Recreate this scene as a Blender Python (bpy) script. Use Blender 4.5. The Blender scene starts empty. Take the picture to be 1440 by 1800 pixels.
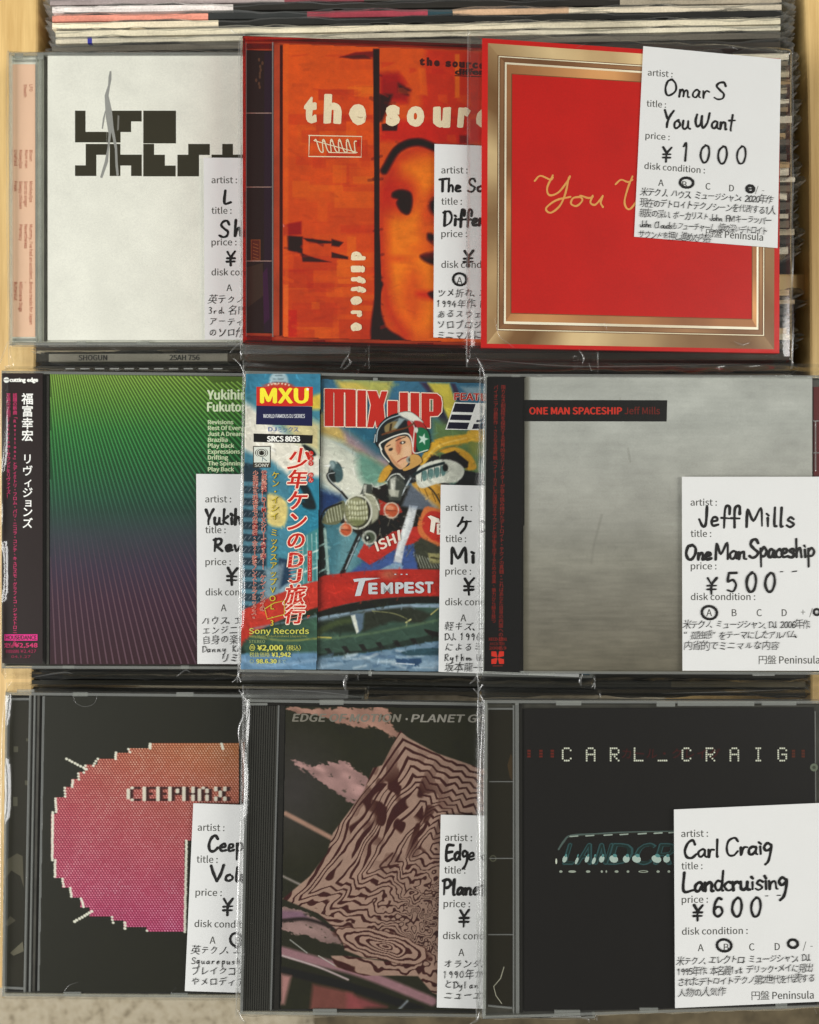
import bpy, math, random, os
import numpy as np
random.seed(7)
rng = np.random.default_rng(11)
SC = bpy.context.scene
COL = SC.collection

# ------------------------------------------------------------------ camera
DCAM = 0.45                      # camera height above the top of the left-hand cases
PXM = 0.347 / 1440               # metres on the z = 0 level per photo pixel
cam_d = bpy.data.cameras.new('camera')
cam = bpy.data.objects.new('camera', cam_d)
COL.objects.link(cam)
SC.camera = cam
cam.location = (0, 0, DCAM)
cam_d.sensor_fit = 'VERTICAL'
cam_d.sensor_height = 36
cam_d.lens = 36 * DCAM / (0.347 * 1.25)
cam_d.clip_start = 0.02
cam_d.clip_end = 60
cam_d.dof.use_dof = True
cam_d.dof.focus_distance = DCAM - 0.006
cam_d.dof.aperture_fstop = 11

# ------------------------------------------------------------------ world and lamps
W = bpy.data.worlds.new('World')
SC.world = W
W.use_nodes = True
bg = W.node_tree.nodes['Background']
bg.inputs['Color'].default_value = (1.0, 0.97, 0.87, 1)
bg.inputs['Strength'].default_value = 0.10


def area(name, loc, target, sx, sy, power, color):
    l = bpy.data.lights.new(name, 'AREA')
    l.shape = 'RECTANGLE'
    l.size, l.size_y, l.energy, l.color = sx, sy, power, color
    o = bpy.data.objects.new(name, l)
    COL.objects.link(o)
    o.location = loc
    d = np.array(target) - np.array(loc)
    from mathutils import Vector
    o.rotation_euler = Vector(d).to_track_quat('-Z', 'Y').to_euler()
    return o


area('window_light', (-1.5, -0.34, 1.05), (0, 0.0, 0), 1.0, 1.3, 56, (1.0, 0.985, 0.965))
area('second_window_light', (1.35, 0.1, 0.9), (0, 0, 0), 0.5, 1.2, 21, (1.0, 0.97, 0.92))

SC.view_settings.view_transform = 'Standard'
SC.view_settings.look = 'None'
SC.view_settings.exposure = 0
SC.view_settings.gamma = 1
SC.cycles.transparent_max_bounces = 40
SC.cycles.max_bounces = 10
SC.cycles.sample_clamp_indirect = 2.5
SC.cycles.sample_clamp_direct = 8.0
SC.cycles.caustics_reflective = False
SC.cycles.caustics_refractive = False

# ------------------------------------------------------------------ helpers


def lin(c):
    c = np.asarray(c, float) / 255.0
    return np.where(c <= 0.04045, c / 12.92, ((c + 0.055) / 1.055) ** 2.4)


VEIL = 0.013                     # light the two clear layers add over a print
GAIN = 0.90


def alb(c):
    """photo colour (0-255) seen under the clear plastic -> base colour of the print"""
    return np.clip((lin(c) - VEIL) / GAIN, 0.003, 0.92)


class Plane:
    """one tilted level of the pile: z = z0 - t (x - x0) + s (y - y0)"""

    def __init__(self, px, py, z0, t=0.03, s=0.0):
        lam = DCAM - z0
        self.x0 = (px - 720) * PXM / DCAM * lam
        self.y0 = (900 - py) * PXM / DCAM * lam
        self.z0, self.t, self.s = z0, t, s

    def pts(self, px, py, h=0.0):
        px = np.asarray(px, float)
        py = np.asarray(py, float)
        ax = (px - 720) * PXM / DCAM
        ay = (900 - py) * PXM / DCAM
        z0 = self.z0 + np.asarray(h, float)
        lam = (DCAM - z0 - self.t * self.x0 + self.s * self.y0) / (1 - self.t * ax + self.s * ay)
        return np.stack([lam * ax, lam * ay, DCAM - lam], -1)

    def under(self, px, py, h, d):
        """the point d straight below the plane point"""
        p = self.pts(px, py, h)
        p[..., 2] -= d
        return p


class MB:
    """collects world-space vertices, faces and print colours; links them as one mesh object"""

    def __init__(self):
        self.v, self.f, self.c, self.n = [], [], [], 0

    def add(self, verts, faces, col=(0.8, 0.8, 0.8)):
        verts = np.asarray(verts, float).reshape(-1, 3)
        self.v.append(verts)
        for f in faces:
            self.f.append([i + self.n for i in f])
        col = np.asarray(col, float)
        if col.ndim == 1:
            col = np.tile(col[:3], (len(verts), 1))
        self.c.append(col)
        self.n += len(verts)

    def prism(self, top, depth, col=(0.8, 0.8, 0.8), down=None):
        top = np.asarray(top, float)
        bot = top.copy()
        bot[:, 2] -= depth
        if down is not None:
            bot = down
        k = len(top)
        fs = [list(range(k))[::-1], [i + k for i in range(k)]]
        for i in range(k):
            j = (i + 1) % k
            fs.append([i, j, j + k, i + k])
        self.add(np.concatenate([top, bot]), fs, col)

    def build(self, name, mat, parent=None, smooth=False, ghost=False):
        me = bpy.data.meshes.new(name)
        v = np.concatenate(self.v)
        off = np.array(parent_loc(parent))
        me.from_pydata((v - off).tolist(), [], self.f)
        at = me.color_attributes.new('print', 'FLOAT_COLOR', 'POINT')
        c = np.concatenate(self.c)
        at.data.foreach_set('color', np.concatenate([c, np.ones((len(c), 1))], 1).astype(np.float32).ravel())
        me.materials.append(mat)
        if smooth:
            me.polygons.foreach_set('use_smooth', [True] * len(me.polygons))
        me.update()
        o = bpy.data.objects.new(name, me)
        COL.objects.link(o)
        if parent is not None:
            o.parent = parent
        return o


def parent_loc(p):
    x = np.zeros(3)
    while p is not None:
        x = x + np.array(p.location)
        p = p.parent
    return x


def thing(name, label, cat, loc, group=None):
    o = bpy.data.objects.new(name, None)
    COL.objects.link(o)
    o.location = loc
    o.empty_display_size = 0.02
    o['label'] = label
    o['category'] = cat
    if group:
        o['group'] = group
    return o


# ------------------------------------------------------------------ materials


def new_mat(name):
    m = bpy.data.materials.new(name)
    m.use_nodes = True
    nt = m.node_tree
    return m, nt, nt.nodes['Principled BSDF'], nt.nodes['Material Output']


def N(nt, kind, **kw):
    n = nt.nodes.new(kind)
    for k, v in kw.items():
        setattr(n, k, v)
    return n


def noise(nt, scale, detail=3, rough=0.55, vec=None, stretch=None):
    n = N(nt, 'ShaderNodeTexNoise')
    n.inputs['Scale'].default_value = scale
    n.inputs['Detail'].default_value = detail
    n.inputs['Roughness'].default_value = rough
    tc = N(nt, 'ShaderNodeNewGeometry')
    src = tc.outputs['Position']
    if stretch:
        mp = N(nt, 'ShaderNodeMapping')
        mp.inputs['Scale'].default_value = stretch
        nt.links.new(src, mp.inputs['Vector'])
        src = mp.outputs['Vector']
    nt.links.new(src, n.inputs['Vector'])
    return n.outputs['Fac']


def ramp(nt, fac, stops):
    r = N(nt, 'ShaderNodeValToRGB')
    el = r.color_ramp.elements
    while len(el) < len(stops):
        el.new(0.5)
    for e, (p, c) in zip(el, stops):
        e.position = p
        e.color = (*c[:3], 1)
    nt.links.new(fac, r.inputs['Fac'])
    return r.outputs['Color']


def mul_noise(nt, col_socket, scale, lo, hi, stretch=None):
    f = noise(nt, scale, 4, 0.6, stretch=stretch)
    r = ramp(nt, f, [(0.3, (lo, lo, lo)), (0.7, (hi, hi, hi))])
    mx = N(nt, 'ShaderNodeMix', data_type='RGBA', blend_type='MULTIPLY')
    mx.inputs['Factor'].default_value = 1
    nt.links.new(col_socket, mx.inputs['A'])
    nt.links.new(r, mx.inputs['B'])
    return mx.outputs['Result']


def bump(nt, b, fac, strength, dist=0.0005):
    bp = N(nt, 'ShaderNodeBump')
    bp.inputs['Strength'].default_value = strength
    bp.inputs['Distance'].default_value = dist
    nt.links.new(fac, bp.inputs['Height'])
    nt.links.new(bp.outputs['Normal'], b.inputs['Normal'])


def print_mat(name, rough=0.5, spec=0.3, grain=0.05, streak=None):
    m, nt, b, _ = new_mat(name)
    at = N(nt, 'ShaderNodeAttribute', attribute_name='print')
    c = mul_noise(nt, at.outputs['Color'], 1400, 1 - grain, 1 + grain)
    c = mul_noise(nt, c, 60, 1 - grain, 1 + grain)
    if streak:
        c = mul_noise(nt, c, streak[0], streak[2], streak[3], stretch=streak[1])
    nt.links.new(c, b.inputs['Base Color'])
    b.inputs['Roughness'].default_value = rough
    b.inputs['Specular IOR Level'].default_value = spec
    return m


M = {}
M['print'] = print_mat('printed_ink', 0.45, 0.25, 0.06)
M['paper'] = print_mat('white_paper', 0.75, 0.2, 0.012)
M['grey_print'] = print_mat('grey_brushed_print', 0.5, 0.25, 0.05, streak=(900, (0.06, 1, 1), 0.95, 1.05))
M['ink'] = print_mat('marker_ink', 0.55, 0.3, 0.1)


def gold_mat():
    m, nt, b, _ = new_mat('gold_foil_print')
    at = N(nt, 'ShaderNodeAttribute', attribute_name='print')
    c = mul_noise(nt, at.outputs['Color'], 16, 0.75, 1.25)
    nt.links.new(c, b.inputs['Base Color'])
    b.inputs['Metallic'].default_value = 0.15
    b.inputs['Roughness'].default_value = 0.42
    return m


M['gold'] = gold_mat()


def film_mat(name, tint=(0.985, 0.99, 0.985), ior=1.5, gain=1.5, rough=0.09, wav=0.35, haze=0.0, bscale=55, fine=.18):
    """thin clear plastic sheet: see-through, with a mirror part that grows at grazing angles"""
    m = bpy.data.materials.new(name)
    m.use_nodes = True
    nt = m.node_tree
    nt.nodes.remove(nt.nodes['Principled BSDF'])
    out = nt.nodes['Material Output']
    tr = N(nt, 'ShaderNodeBsdfTransparent')
    tr.inputs['Color'].default_value = (*tint, 1)
    gl = N(nt, 'ShaderNodeBsdfGlossy')
    gl.inputs['Roughness'].default_value = rough
    fr = N(nt, 'ShaderNodeFresnel')
    # the same mirror share seen from either side of the sheet
    gm = N(nt, 'ShaderNodeNewGeometry')
    io = N(nt, 'ShaderNodeMapRange')
    nt.links.new(gm.outputs['Backfacing'], io.inputs['Value'])
    io.inputs['To Min'].default_value = ior
    io.inputs['To Max'].default_value = 1 / ior
    nt.links.new(io.outputs['Result'], fr.inputs['IOR'])
    f = noise(nt, bscale, 3, 0.5)
    f2 = noise(nt, bscale * 6, 2, 0.5)
    ad = N(nt, 'ShaderNodeMath', operation='MULTIPLY_ADD')
    nt.links.new(f2, ad.inputs[0])
    ad.inputs[1].default_value = fine
    nt.links.new(f, ad.inputs[2])
    bp = N(nt, 'ShaderNodeBump')
    bp.inputs['Strength'].default_value = wav
    bp.inputs['Distance'].default_value = 0.002
    nt.links.new(ad.outputs[0], bp.inputs['Height'])
    if wav > 0:
        nt.links.new(bp.outputs['Normal'], gl.inputs['Normal'])
        nt.links.new(bp.outputs['Normal'], fr.inputs['Normal'])
    mu = N(nt, 'ShaderNodeMath', operation='MULTIPLY', use_clamp=True)
    nt.links.new(fr.outputs[0], mu.inputs[0])
    mu.inputs[1].default_value = gain
    mx = N(nt, 'ShaderNodeMixShader')
    nt.links.new(mu.outputs[0], mx.inputs[0])
    nt.links.new(tr.outputs[0], mx.inputs[1])
    nt.links.new(gl.outputs[0], mx.inputs[2])
    last = mx.outputs[0]
    if haze:
        df = N(nt, 'ShaderNodeBsdfDiffuse')
        df.inputs['Color'].default_value = (0.85, 0.87, 0.85, 1)
        m2 = N(nt, 'ShaderNodeMixShader')
        m2.inputs[0].default_value = haze
        nt.links.new(last, m2.inputs[1])
        nt.links.new(df.outputs[0], m2.inputs[2])
        last = m2.outputs[0]
    nt.links.new(last, out.inputs['Surface'])
    return m


M['film'] = film_mat('clear_plastic_film', gain=1.6, rough=0.12, wav=0.13, haze=0.004, bscale=34, fine=.015)
M['film_edge'] = film_mat('crumpled_clear_film', gain=2.8, rough=0.20, wav=0, haze=0.05, bscale=40, fine=.02)
M['lid'] = film_mat('clear_case_lid', gain=1.1, rough=0.03, wav=0.04, haze=0.0)
M['case_edge'] = film_mat('clear_case_edge', tint=(0.84, 0.85, 0.81), gain=2.0, rough=0.16, wav=0.2, haze=0.17, bscale=200)
M['orange_edge'] = film_mat('orange_case_plastic', tint=(0.85, 0.12, 0.035), gain=1.5, rough=0.12, wav=0.3, haze=0.0)
M['lp_film'] = film_mat('record_outer_sleeve_film', tint=(0.93, 0.94, 0.92), gain=2.6, rough=0.16, wav=0.5, haze=0.15, bscale=150)


def solid(name, col, rough=0.5, spec=0.5, metal=0, nz=None, bmp=None):
    m, nt, b, _ = new_mat(name)
    rgb = N(nt, 'ShaderNodeRGB')
    rgb.outputs[0].default_value = (*col, 1)
    s = rgb.outputs[0]
    if nz:
        s = mul_noise(nt, s, nz[0], nz[1], nz[2], stretch=nz[3] if len(nz) > 3 else None)
    nt.links.new(s, b.inputs['Base Color'])
    b.inputs['Roughness'].default_value = rough
    b.inputs['Specular IOR Level'].default_value = spec
    b.inputs['Metallic'].default_value = metal
    if bmp:
        bump(nt, b, noise(nt, bmp[0], 3), bmp[1])
    return m


M['black_plastic'] = solid('black_case_plastic', (0.013, 0.012, 0.010), 0.3, 0.4, nz=(200, 0.8, 1.2))
M['smoke_plastic'] = solid('smoky_tray_plastic', (0.045, 0.043, 0.034), 0.35, 0.5, nz=(90, 0.6, 1.5))
M['pale_tray'] = solid('pale_tray_plastic', (0.80, 0.80, 0.70), 0.4, 0.4, nz=(120, 0.85, 1.1))
M['orange_tray'] = solid('orange_tray_plastic', (0.42, 0.045, 0.012), 0.3, 0.5, nz=(60, 0.7, 1.3))
M['jacket'] = print_mat('record_jacket_card', 0.7, 0.2, 0.15, streak=(260, (0.05, 1, 1), 0.7, 1.2))


def wood_mat(name, c1, c2):
    m, nt, b, _ = new_mat(name)
    f = noise(nt, 240, 6, 0.65, stretch=(1, 0.05, 0.3))
    c = ramp(nt, f, [(0.25, c1), (0.75, c2)])
    nt.links.new(c, b.inputs['Base Color'])
    b.inputs['Roughness'].default_value = 0.55
    bump(nt, b, f, 0.25)
    return m


M['wood'] = wood_mat('pale_pine_wood', (0.50, 0.31, 0.10), (0.80, 0.57, 0.24))


def carpet_mat():
    m, nt, b, _ = new_mat('speckled_floor')
    f = noise(nt, 120, 6, 0.66)
    c = ramp(nt, f, [(0.30, (0.13, 0.105, 0.065)), (0.45, (0.30, 0.26, 0.18)), (0.60, (0.36, 0.32, 0.235)), (0.75, (0.22, 0.18, 0.12))])
    nt.links.new(c, b.inputs['Base Color'])
    b.inputs['Roughness'].default_value = 0.9
    bump(nt, b, f, 0.6, 0.002)
    return m


M['floor'] = carpet_mat()
M['brown_floor_area'] = solid('mottled_brown', (0.085, 0.068, 0.04), 0.8, 0.2, nz=(60, 0.6, 1.5))
M['ridge_plastic'] = solid('ridged_black_plastic', (0.035, 0.034, 0.028), 0.3, 0.5)

# ------------------------------------------------------------------ printed text
FD = os.path.join(bpy.utils.system_resource('DATAFILES') or '', 'fonts')


def load_font(fn):
    try:
        return bpy.data.fonts.load(os.path.join(FD, fn))
    except Exception:
        return None


FONT_N = load_font('Noto Sans CJK Regular.woff2')
_tc = {}


def glyphs(body, kind='b', offset=0.0):
    """triangulated outline of a text in em units (verts Nx2, faces), cached"""
    key = (body, kind, offset)
    if key in _tc:
        return _tc[key]
    c = bpy.data.curves.new('text_outline', 'FONT')
    c.body = body
    c.resolution_u = 3
    c.offset = offset
    if kind == 'n' and FONT_N:
        c.font = FONT_N
    o = bpy.data.objects.new('text_outline', c)
    COL.objects.link(o)
    dg = bpy.context.evaluated_depsgraph_get()
    me = o.evaluated_get(dg).to_mesh()
    n = len(me.vertices)
    v = np.zeros(n * 3, np.float32)
    me.vertices.foreach_get('co', v)
    v = v.reshape(-1, 3)[:, :2].astype(float)
    fs = [list(p.vertices) for p in me.polygons]
    bpy.data.objects.remove(o)
    bpy.data.curves.remove(c)
    _tc[key] = (v, fs)
    return _tc[key]


def cap(kind):
    v, _ = glyphs('H', kind)
    return v[:, 1].max() - v[:, 1].min()


class Ink:
    """print laid on a surface in photo-plane coordinates; every shape sits a hair above the last"""

    def __init__(self, plane, h):
        self.p, self.h, self.mb = plane, h, MB()

    def step(self, d=1e-6):
        self.h += d

    def poly(self, pts, col, raw=False):
        self.step()
        pts = np.asarray(pts, float)
        c = np.asarray(col, float)
        if not raw:
            c = alb(c)
        if c.ndim == 1:
            c = np.tile(c, (len(pts), 1))
        self.mb.add(self.p.pts(pts[:, 0], pts[:, 1], self.h), [list(range(len(pts)))[::-1]], c)

    def rect(self, x0, y0, x1, y1, col):
        self.poly([(x0, y0), (x1, y0), (x1, y1), (x0, y1)], col)

    def frame(self, x0, y0, x1, y1, w, col):
        self.rect(x0, y0, x1, y0 + w, col)
        self.rect(x0, y1 - w, x1, y1, col)
        self.rect(x0, y0, x0 + w, y1, col)
        self.rect(x1 - w, y0, x1, y1, col)

    def ell(self, cx, cy, rx, ry, col, n=20, rot=0):
        a = np.linspace(0, 2 * np.pi, n, endpoint=False)
        x, y = rx * np.cos(a), ry * np.sin(a)
        self.poly(np.stack([cx + x * math.cos(rot) - y * math.sin(rot), cy + x * math.sin(rot) + y * math.cos(rot)], 1), col)

    def mesh2d(self, xy, faces, col):
        self.step()
        self.mb.add(self.p.pts(xy[:, 0], xy[:, 1], self.h), [f for f in faces], alb(col))

    def text(self, body, x, y, size, col, width=None, kind='b', offset=0.0, bold=0.0, shear=0.0, rot=0.0, ex=None, ey=None, center=False, rough=0.0):
        """body with its left baseline point at (x, y) and capital height size (photo pixels)"""
        v, fs = glyphs(body, kind, offset)
        if len(v) == 0:
            return
        s = size / cap(kind)
        u = v[:, 0] * s
        w = v[:, 1] * s
        if width:
            u = u - u.min()
            u = u * (width / max(u.max(), 1e-6))
        if center:
            u = u - (u.max() + u.min()) / 2
        if rough:
            u = u + rng.normal(0, rough, len(u))
            w = w + rng.normal(0, rough, len(w))
        u = u + shear * w
        if ex is None:
            ex = (math.cos(rot), math.sin(rot))
            ey = (-math.sin(rot), math.cos(rot))
        offs = [(0, 0)] if not bold else [(-bold, 0), (bold, 0), (0, -bold * .6), (0, bold * .6)]
        for dx, dy in offs:
            X = x + dx + u * ex[0] - w * ey[0]
            Y = y + dy + u * ex[1] - w * ey[1]
            self.mesh2d(np.stack([X, Y], 1), fs, col)

    def glyph(self, ch, cx, cy, size, col, offset=0.0, rot=0.0, jit=0.0, sx=1.0, shear=0.0):
        """one full-width character centred at (cx, cy) in a box of the given size"""
        v, fs = glyphs(ch, 'b', offset)
        if len(v) == 0:
            return
        r = glyphs('国', 'b')[0]
        s = size / (r[:, 0].max() - r[:, 0].min()) * 0.94
        mx = (r[:, 0].max() + r[:, 0].min()) / 2
        if ord(ch[0]) < 0x2000:
            mx = (v[:, 0].max() + v[:, 0].min()) / 2
        my = (r[:, 1].max() + r[:, 1].min()) / 2
        u = (v[:, 0] - mx) * s * sx
        w = (v[:, 1] - my) * s
        if jit:
            rot = rot + random.gauss(0, 0.09 * jit)
            k = 1 + random.gauss(0, 0.08 * jit)
            u, w = u * k, w * (k + random.gauss(0, 0.05))
            cy += random.gauss(0, 0.7 * jit)
            u = u + w * random.gauss(0.12, 0.06)
        u = u + shear * w
        X = cx + u * math.cos(rot) + w * math.sin(rot)
        Y = cy + u * math.sin(rot) - w * math.cos(rot)
        self.mesh2d(np.stack([X, Y], 1), fs, col)

    def vert(self, s, x, y, pitch, size, col, offset=0.0, slant=0.0, halo=None, haloff=0.05, sx=1.0, shear=0.0):
        """a column of characters read downwards; y is the centre of the first"""
        for k, ch in enumerate(s):
            if ch in ' 　':
                continue
            r = math.pi / 2 if ch in 'ー「」()（）～…' else 0
            dx, dy = (size * .3, -size * .3) if ch in '、。' else (0, 0)
            if halo is not None:
                self.glyph(ch, x + slant * k + dx, y + pitch * k + dy, size, halo, haloff, r, sx=sx, shear=shear)
        for k, ch in enumerate(s):
            if ch in ' 　':
                continue
            r = math.pi / 2 if ch in 'ー「」()（）～…' else 0
            dx, dy = (size * .3, -size * .3) if ch in '、。' else (0, 0)
            self.glyph(ch, x + slant * k + dx, y + pitch * k + dy, size, col, offset, r, sx=sx, shear=shear)

    def stroke(self, pts, w, col, smooth=True, taper=0.0):
        """a pen stroke: a ribbon of width w with round ends"""
        P = np.asarray(pts, float)
        if len(P) < 2:
            self.ell(P[0, 0], P[0, 1], w / 2, w / 2, col, 8)
            return
        if smooth and len(P) > 2:
            Q = []
            E = np.vstack([2 * P[0] - P[1], P, 2 * P[-1] - P[-2]])
            for i in range(1, len(E) - 2):
                for t in np.linspace(0, 1, 5, endpoint=False):
                    a, b, c, d = E[i - 1], E[i], E[i + 1], E[i + 2]
                    Q.append(0.5 * ((2 * b) + (c - a) * t + (2 * a - 5 * b + 4 * c - d) * t * t + (3 * b - a - 3 * c + d) * t ** 3))
            Q.append(P[-1])
            P = np.array(Q)
        keep = [0]
        for i in range(1, len(P)):
            if np.hypot(*(P[i] - P[keep[-1]])) > w * 0.12:
                keep.append(i)
        P = P[keep] if len(keep) > 1 else P[[0, -1]]
        self.step()
        T = np.gradient(P, axis=0)
        T /= np.maximum(np.hypot(T[:, 0], T[:, 1]), 1e-6)[:, None]
        Nn = np.stack([-T[:, 1], T[:, 0]], 1)
        n = len(P)
        ww = np.full(n, w / 2)
        if taper:
            ww = ww * (1 - taper * np.linspace(0, 1, n) ** 2)
        ww = ww * (1 + 0.10 * np.sin(np.arange(n) * 0.9 + random.random() * 6))
        L = P + Nn * ww[:, None]
        R = P - Nn * ww[:, None]
        h = self.h + np.linspace(0, 1e-6, 2 * n)
        V = np.empty((2 * n, 2))
        V[0::2], V[1::2] = L, R
        fs = [[2 * i, 2 * i + 1, 2 * i + 3, 2 * i + 2] for i in range(n - 1)]
        self.mb.add(self.p.pts(V[:, 0], V[:, 1], h), fs, alb(col))
        self.h += 1e-6
        for e, r in ((0, ww[0]), (-1, ww[-1])):
            self.ell(P[e, 0], P[e, 1], r, r, col, 8)
        # sharp turns
        for i in range(1, n - 1):
            if np.dot(T[i - 1], T[i + 1]) < 0.5:
                self.ell(P[i, 0], P[i, 1], ww[i], ww[i], col, 8)


# single-stroke hand lettering: name -> (advance, [strokes]); x to the right, y up, capital height 1
O_ = [(.42, .97), (.18, .85), (.06, .45), (.18, .06), (.42, .04), (.66, .35), (.66, .75), (.42, .97), (.3, .9)]
o_ = [(.3, .52), (.1, .38), (.08, .12), (.25, .0), (.42, .15), (.42, .4), (.28, .53)]
HF = {
    'O': (.80, [O_]), 'o': (.52, [o_]), '0': (.62, [[(.3, .98), (.1, .75), (.06, .35), (.22, .03), (.42, .1), (.52, .5), (.45, .88), (.28, .98)]]),
    'm': (.72, [[(.05, .5), (.07, .02), (.1, .35), (.22, .5), (.3, .3), (.3, .04), (.34, .35), (.46, .5), (.54, .3), (.56, .05), (.66, .02)]]),
    'a': (.52, [[(.42, .46), (.25, .54), (.08, .35), (.1, .06), (.26, .04), (.4, .3), (.42, .46), (.42, .1), (.52, .02)]]),
    'r': (.42, [[(.08, .5), (.09, .02), (.12, .32), (.25, .5), (.4, .46)]]),
    'S': (.72, [[(.62, .78), (.5, .97), (.24, .95), (.14, .72), (.34, .5), (.58, .3), (.52, .06), (.26, -.02), (.06, .1)]]),
    's': (.46, [[(.4, .46), (.24, .55), (.1, .42), (.26, .28), (.38, .14), (.22, .0), (.05, .06)]]),
    'Y': (.62, [[(.05, .98), (.2, .6), (.3, .5)], [(.62, 1.0), (.42, .65), (.26, .28), (.28, 0)]]),
    'u': (.56, [[(.06, .52), (.08, .12), (.22, .0), (.38, .2), (.4, .5), (.42, .1), (.54, .02)]]),
    'W': (.98, [[(.05, .82), (.0, .4), (.14, .05), (.34, .25), (.42, .75), (.42, .3), (.56, .03), (.78, .35), (.84, .95)]]),
    'n': (.52, [[(.06, .5), (.08, .02), (.12, .34), (.28, .52), (.38, .38), (.4, .04), (.5, .02)]]),
    't': (.42, [[(.22, .9), (.2, .1), (.24, -.06)], [(.02, .58), (.42, .62)]]),
    'J': (.62, [[(.46, 1.0), (.46, .3), (.38, .02), (.24, .02), (.04, .36)]]),
    'e': (.48, [[(.08, .26), (.36, .34), (.34, .52), (.16, .52), (.05, .26), (.16, .04), (.44, .1)]]),
    'f': (.50, [[(.5, .64), (.5, .98), (.34, 1.04), (.24, .8), (.24, -.06)], [(.04, .42), (.52, .40)]]),
    'M': (.86, [[(.06, .0), (.08, .9), (.36, .3), (.7, .96), (.78, .04)]]),
    'i': (.26, [[(.12, .5), (.14, .04)], [(.06, .78), (.16, .68)]]),
    'l': (.26, [[(.12, .98), (.12, .1), (.2, .02)]]),
    'p': (.52, [[(.1, .5), (.12, -.5)], [(.12, .34), (.3, .54), (.46, .34), (.34, .08), (.12, .1)]]),
    'c': (.42, [[(.4, .42), (.26, .54), (.08, .34), (.1, .08), (.26, .0), (.42, .08)]]),
    'h': (.54, [[(.08, 1.0), (.08, .02), (.14, .34), (.3, .52), (.4, .36), (.42, .02)]]),
    'C': (.70, [[(.6, .76), (.44, .97), (.16, .82), (.04, .4), (.14, .04), (.4, .0), (.64, .2)]]),
    'g': (.50, [[(.42, .5), (.22, .6), (.08, .4), (.18, .2), (.38, .3), (.44, .5), (.42, .0), (.3, -.4), (.12, -.56)]]),
    'L': (.60, [[(.1, 1.0), (.06, .04), (.56, .10)]]),
    'd': (.52, [[(.4, .42), (.22, .52), (.06, .3), (.14, .04), (.32, .1), (.42, .4), (.46, 1.02), (.42, .1), (.5, .02)]]),
    'D': (.78, [[(.12, .92), (.08, .02)], [(.0, .9), (.4, .95), (.66, .6), (.56, .2), (.1, .0)]]),
    'k': (.52, [[(.1, .98), (.08, .0)], [(.42, .52), (.1, .24), (.44, .02)]]),
    'R': (.66, [[(.1, .95), (.08, .0)], [(.02, .88), (.36, .98), (.5, .74), (.36, .52), (.12, .46), (.56, .02)]]),
    'v': (.46, [[(.04, .5), (.2, .02), (.42, .52)]]),
    'E': (.60, [[(.54, .96), (.12, .9), (.08, .04), (.56, .06)], [(.1, .5), (.46, .54)]]),
    'P': (.60, [[(.12, .95), (.1, .0)], [(.02, .9), (.36, 1.0), (.52, .74), (.36, .48), (.12, .44)]]),
    'T': (.66, [[(.02, .94), (.62, 1.0)], [(.32, .96), (.3, .02)]]),
    'j': (.3, [[(.16, .5), (.14, -.3), (.0, -.4)]]), 'q': (.5, [[(.42, .46), (.2, .54), (.08, .3), (.2, .06), (.4, .3), (.42, .5), (.42, -.5)]]),
    'w': (.66, [[(.04, .5), (.14, .04), (.3, .4), (.42, .04), (.6, .52)]]),
    'y': (.48, [[(.06, .5), (.1, .2), (.3, .2), (.42, .5), (.34, -.2), (.1, -.42)]]),
    'F': (.56, [[(.1, .0), (.1, .94), (.52, .98)], [(.1, .5), (.44, .52)]]),
    'A': (.66, [[(.04, .0), (.32, .96), (.58, .0)], [(.14, .36), (.5, .38)]]),
    'H': (.68, [[(.1, .95), (.08, .0)], [(.56, 1.0), (.56, .02)], [(.08, .5), (.56, .54)]]),
    'K': (.6, [[(.1, .98), (.08, .0)], [(.52, .95), (.1, .45), (.54, .02)]]),
    'U': (.66, [[(.08, .95), (.1, .2), (.3, .0), (.5, .2), (.56, .95)]]),
    '1': (.34, [[(.06, .8), (.2, .97), (.2, .02)]]),
    '2': (.56, [[(.06, .78), (.24, .97), (.46, .8), (.4, .45), (.06, .04), (.54, .06)]]),
    '3': (.54, [[(.08, .88), (.3, .98), (.44, .78), (.2, .54), (.46, .34), (.34, .04), (.06, .06)]]),
    '4': (.56, [[(.3, .95), (.04, .34), (.52, .36)], [(.4, .6), (.38, .0)]]),
    '5': (.56, [[(.12, .96), (.08, .54), (.32, .62), (.5, .36), (.36, .04), (.08, .1)], [(.12, .96), (.5, .97)]]),
    '6': (.58, [[(.46, .92), (.28, .97), (.1, .6), (.1, .18), (.3, .0), (.52, .2), (.46, .46), (.24, .5), (.1, .32)]]),
    '9': (.54, [[(.46, .7), (.24, .96), (.08, .7), (.22, .5), (.44, .66), (.42, .3), (.34, .0)]]),
    '¥': (.66, [[(.04, 1.0), (.3, .58)], [(.62, 1.0), (.32, .54), (.32, -.06)], [(.04, .5), (.6, .5)], [(.04, .26), (.6, .26)]]),
    '.': (.2, [[(.06, .02), (.1, .06)]]), ',': (.2, [[(.1, .1), (.04, -.1)]]), '-': (.4, [[(.04, .4), (.36, .42)]]),
    'ケ': (.9, [[(.34, 1.0), (.24, .7), (.06, .45)], [(.26, .72), (.88, .78)], [(.6, .76), (.54, .4), (.24, -.02)]]),
}


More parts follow.
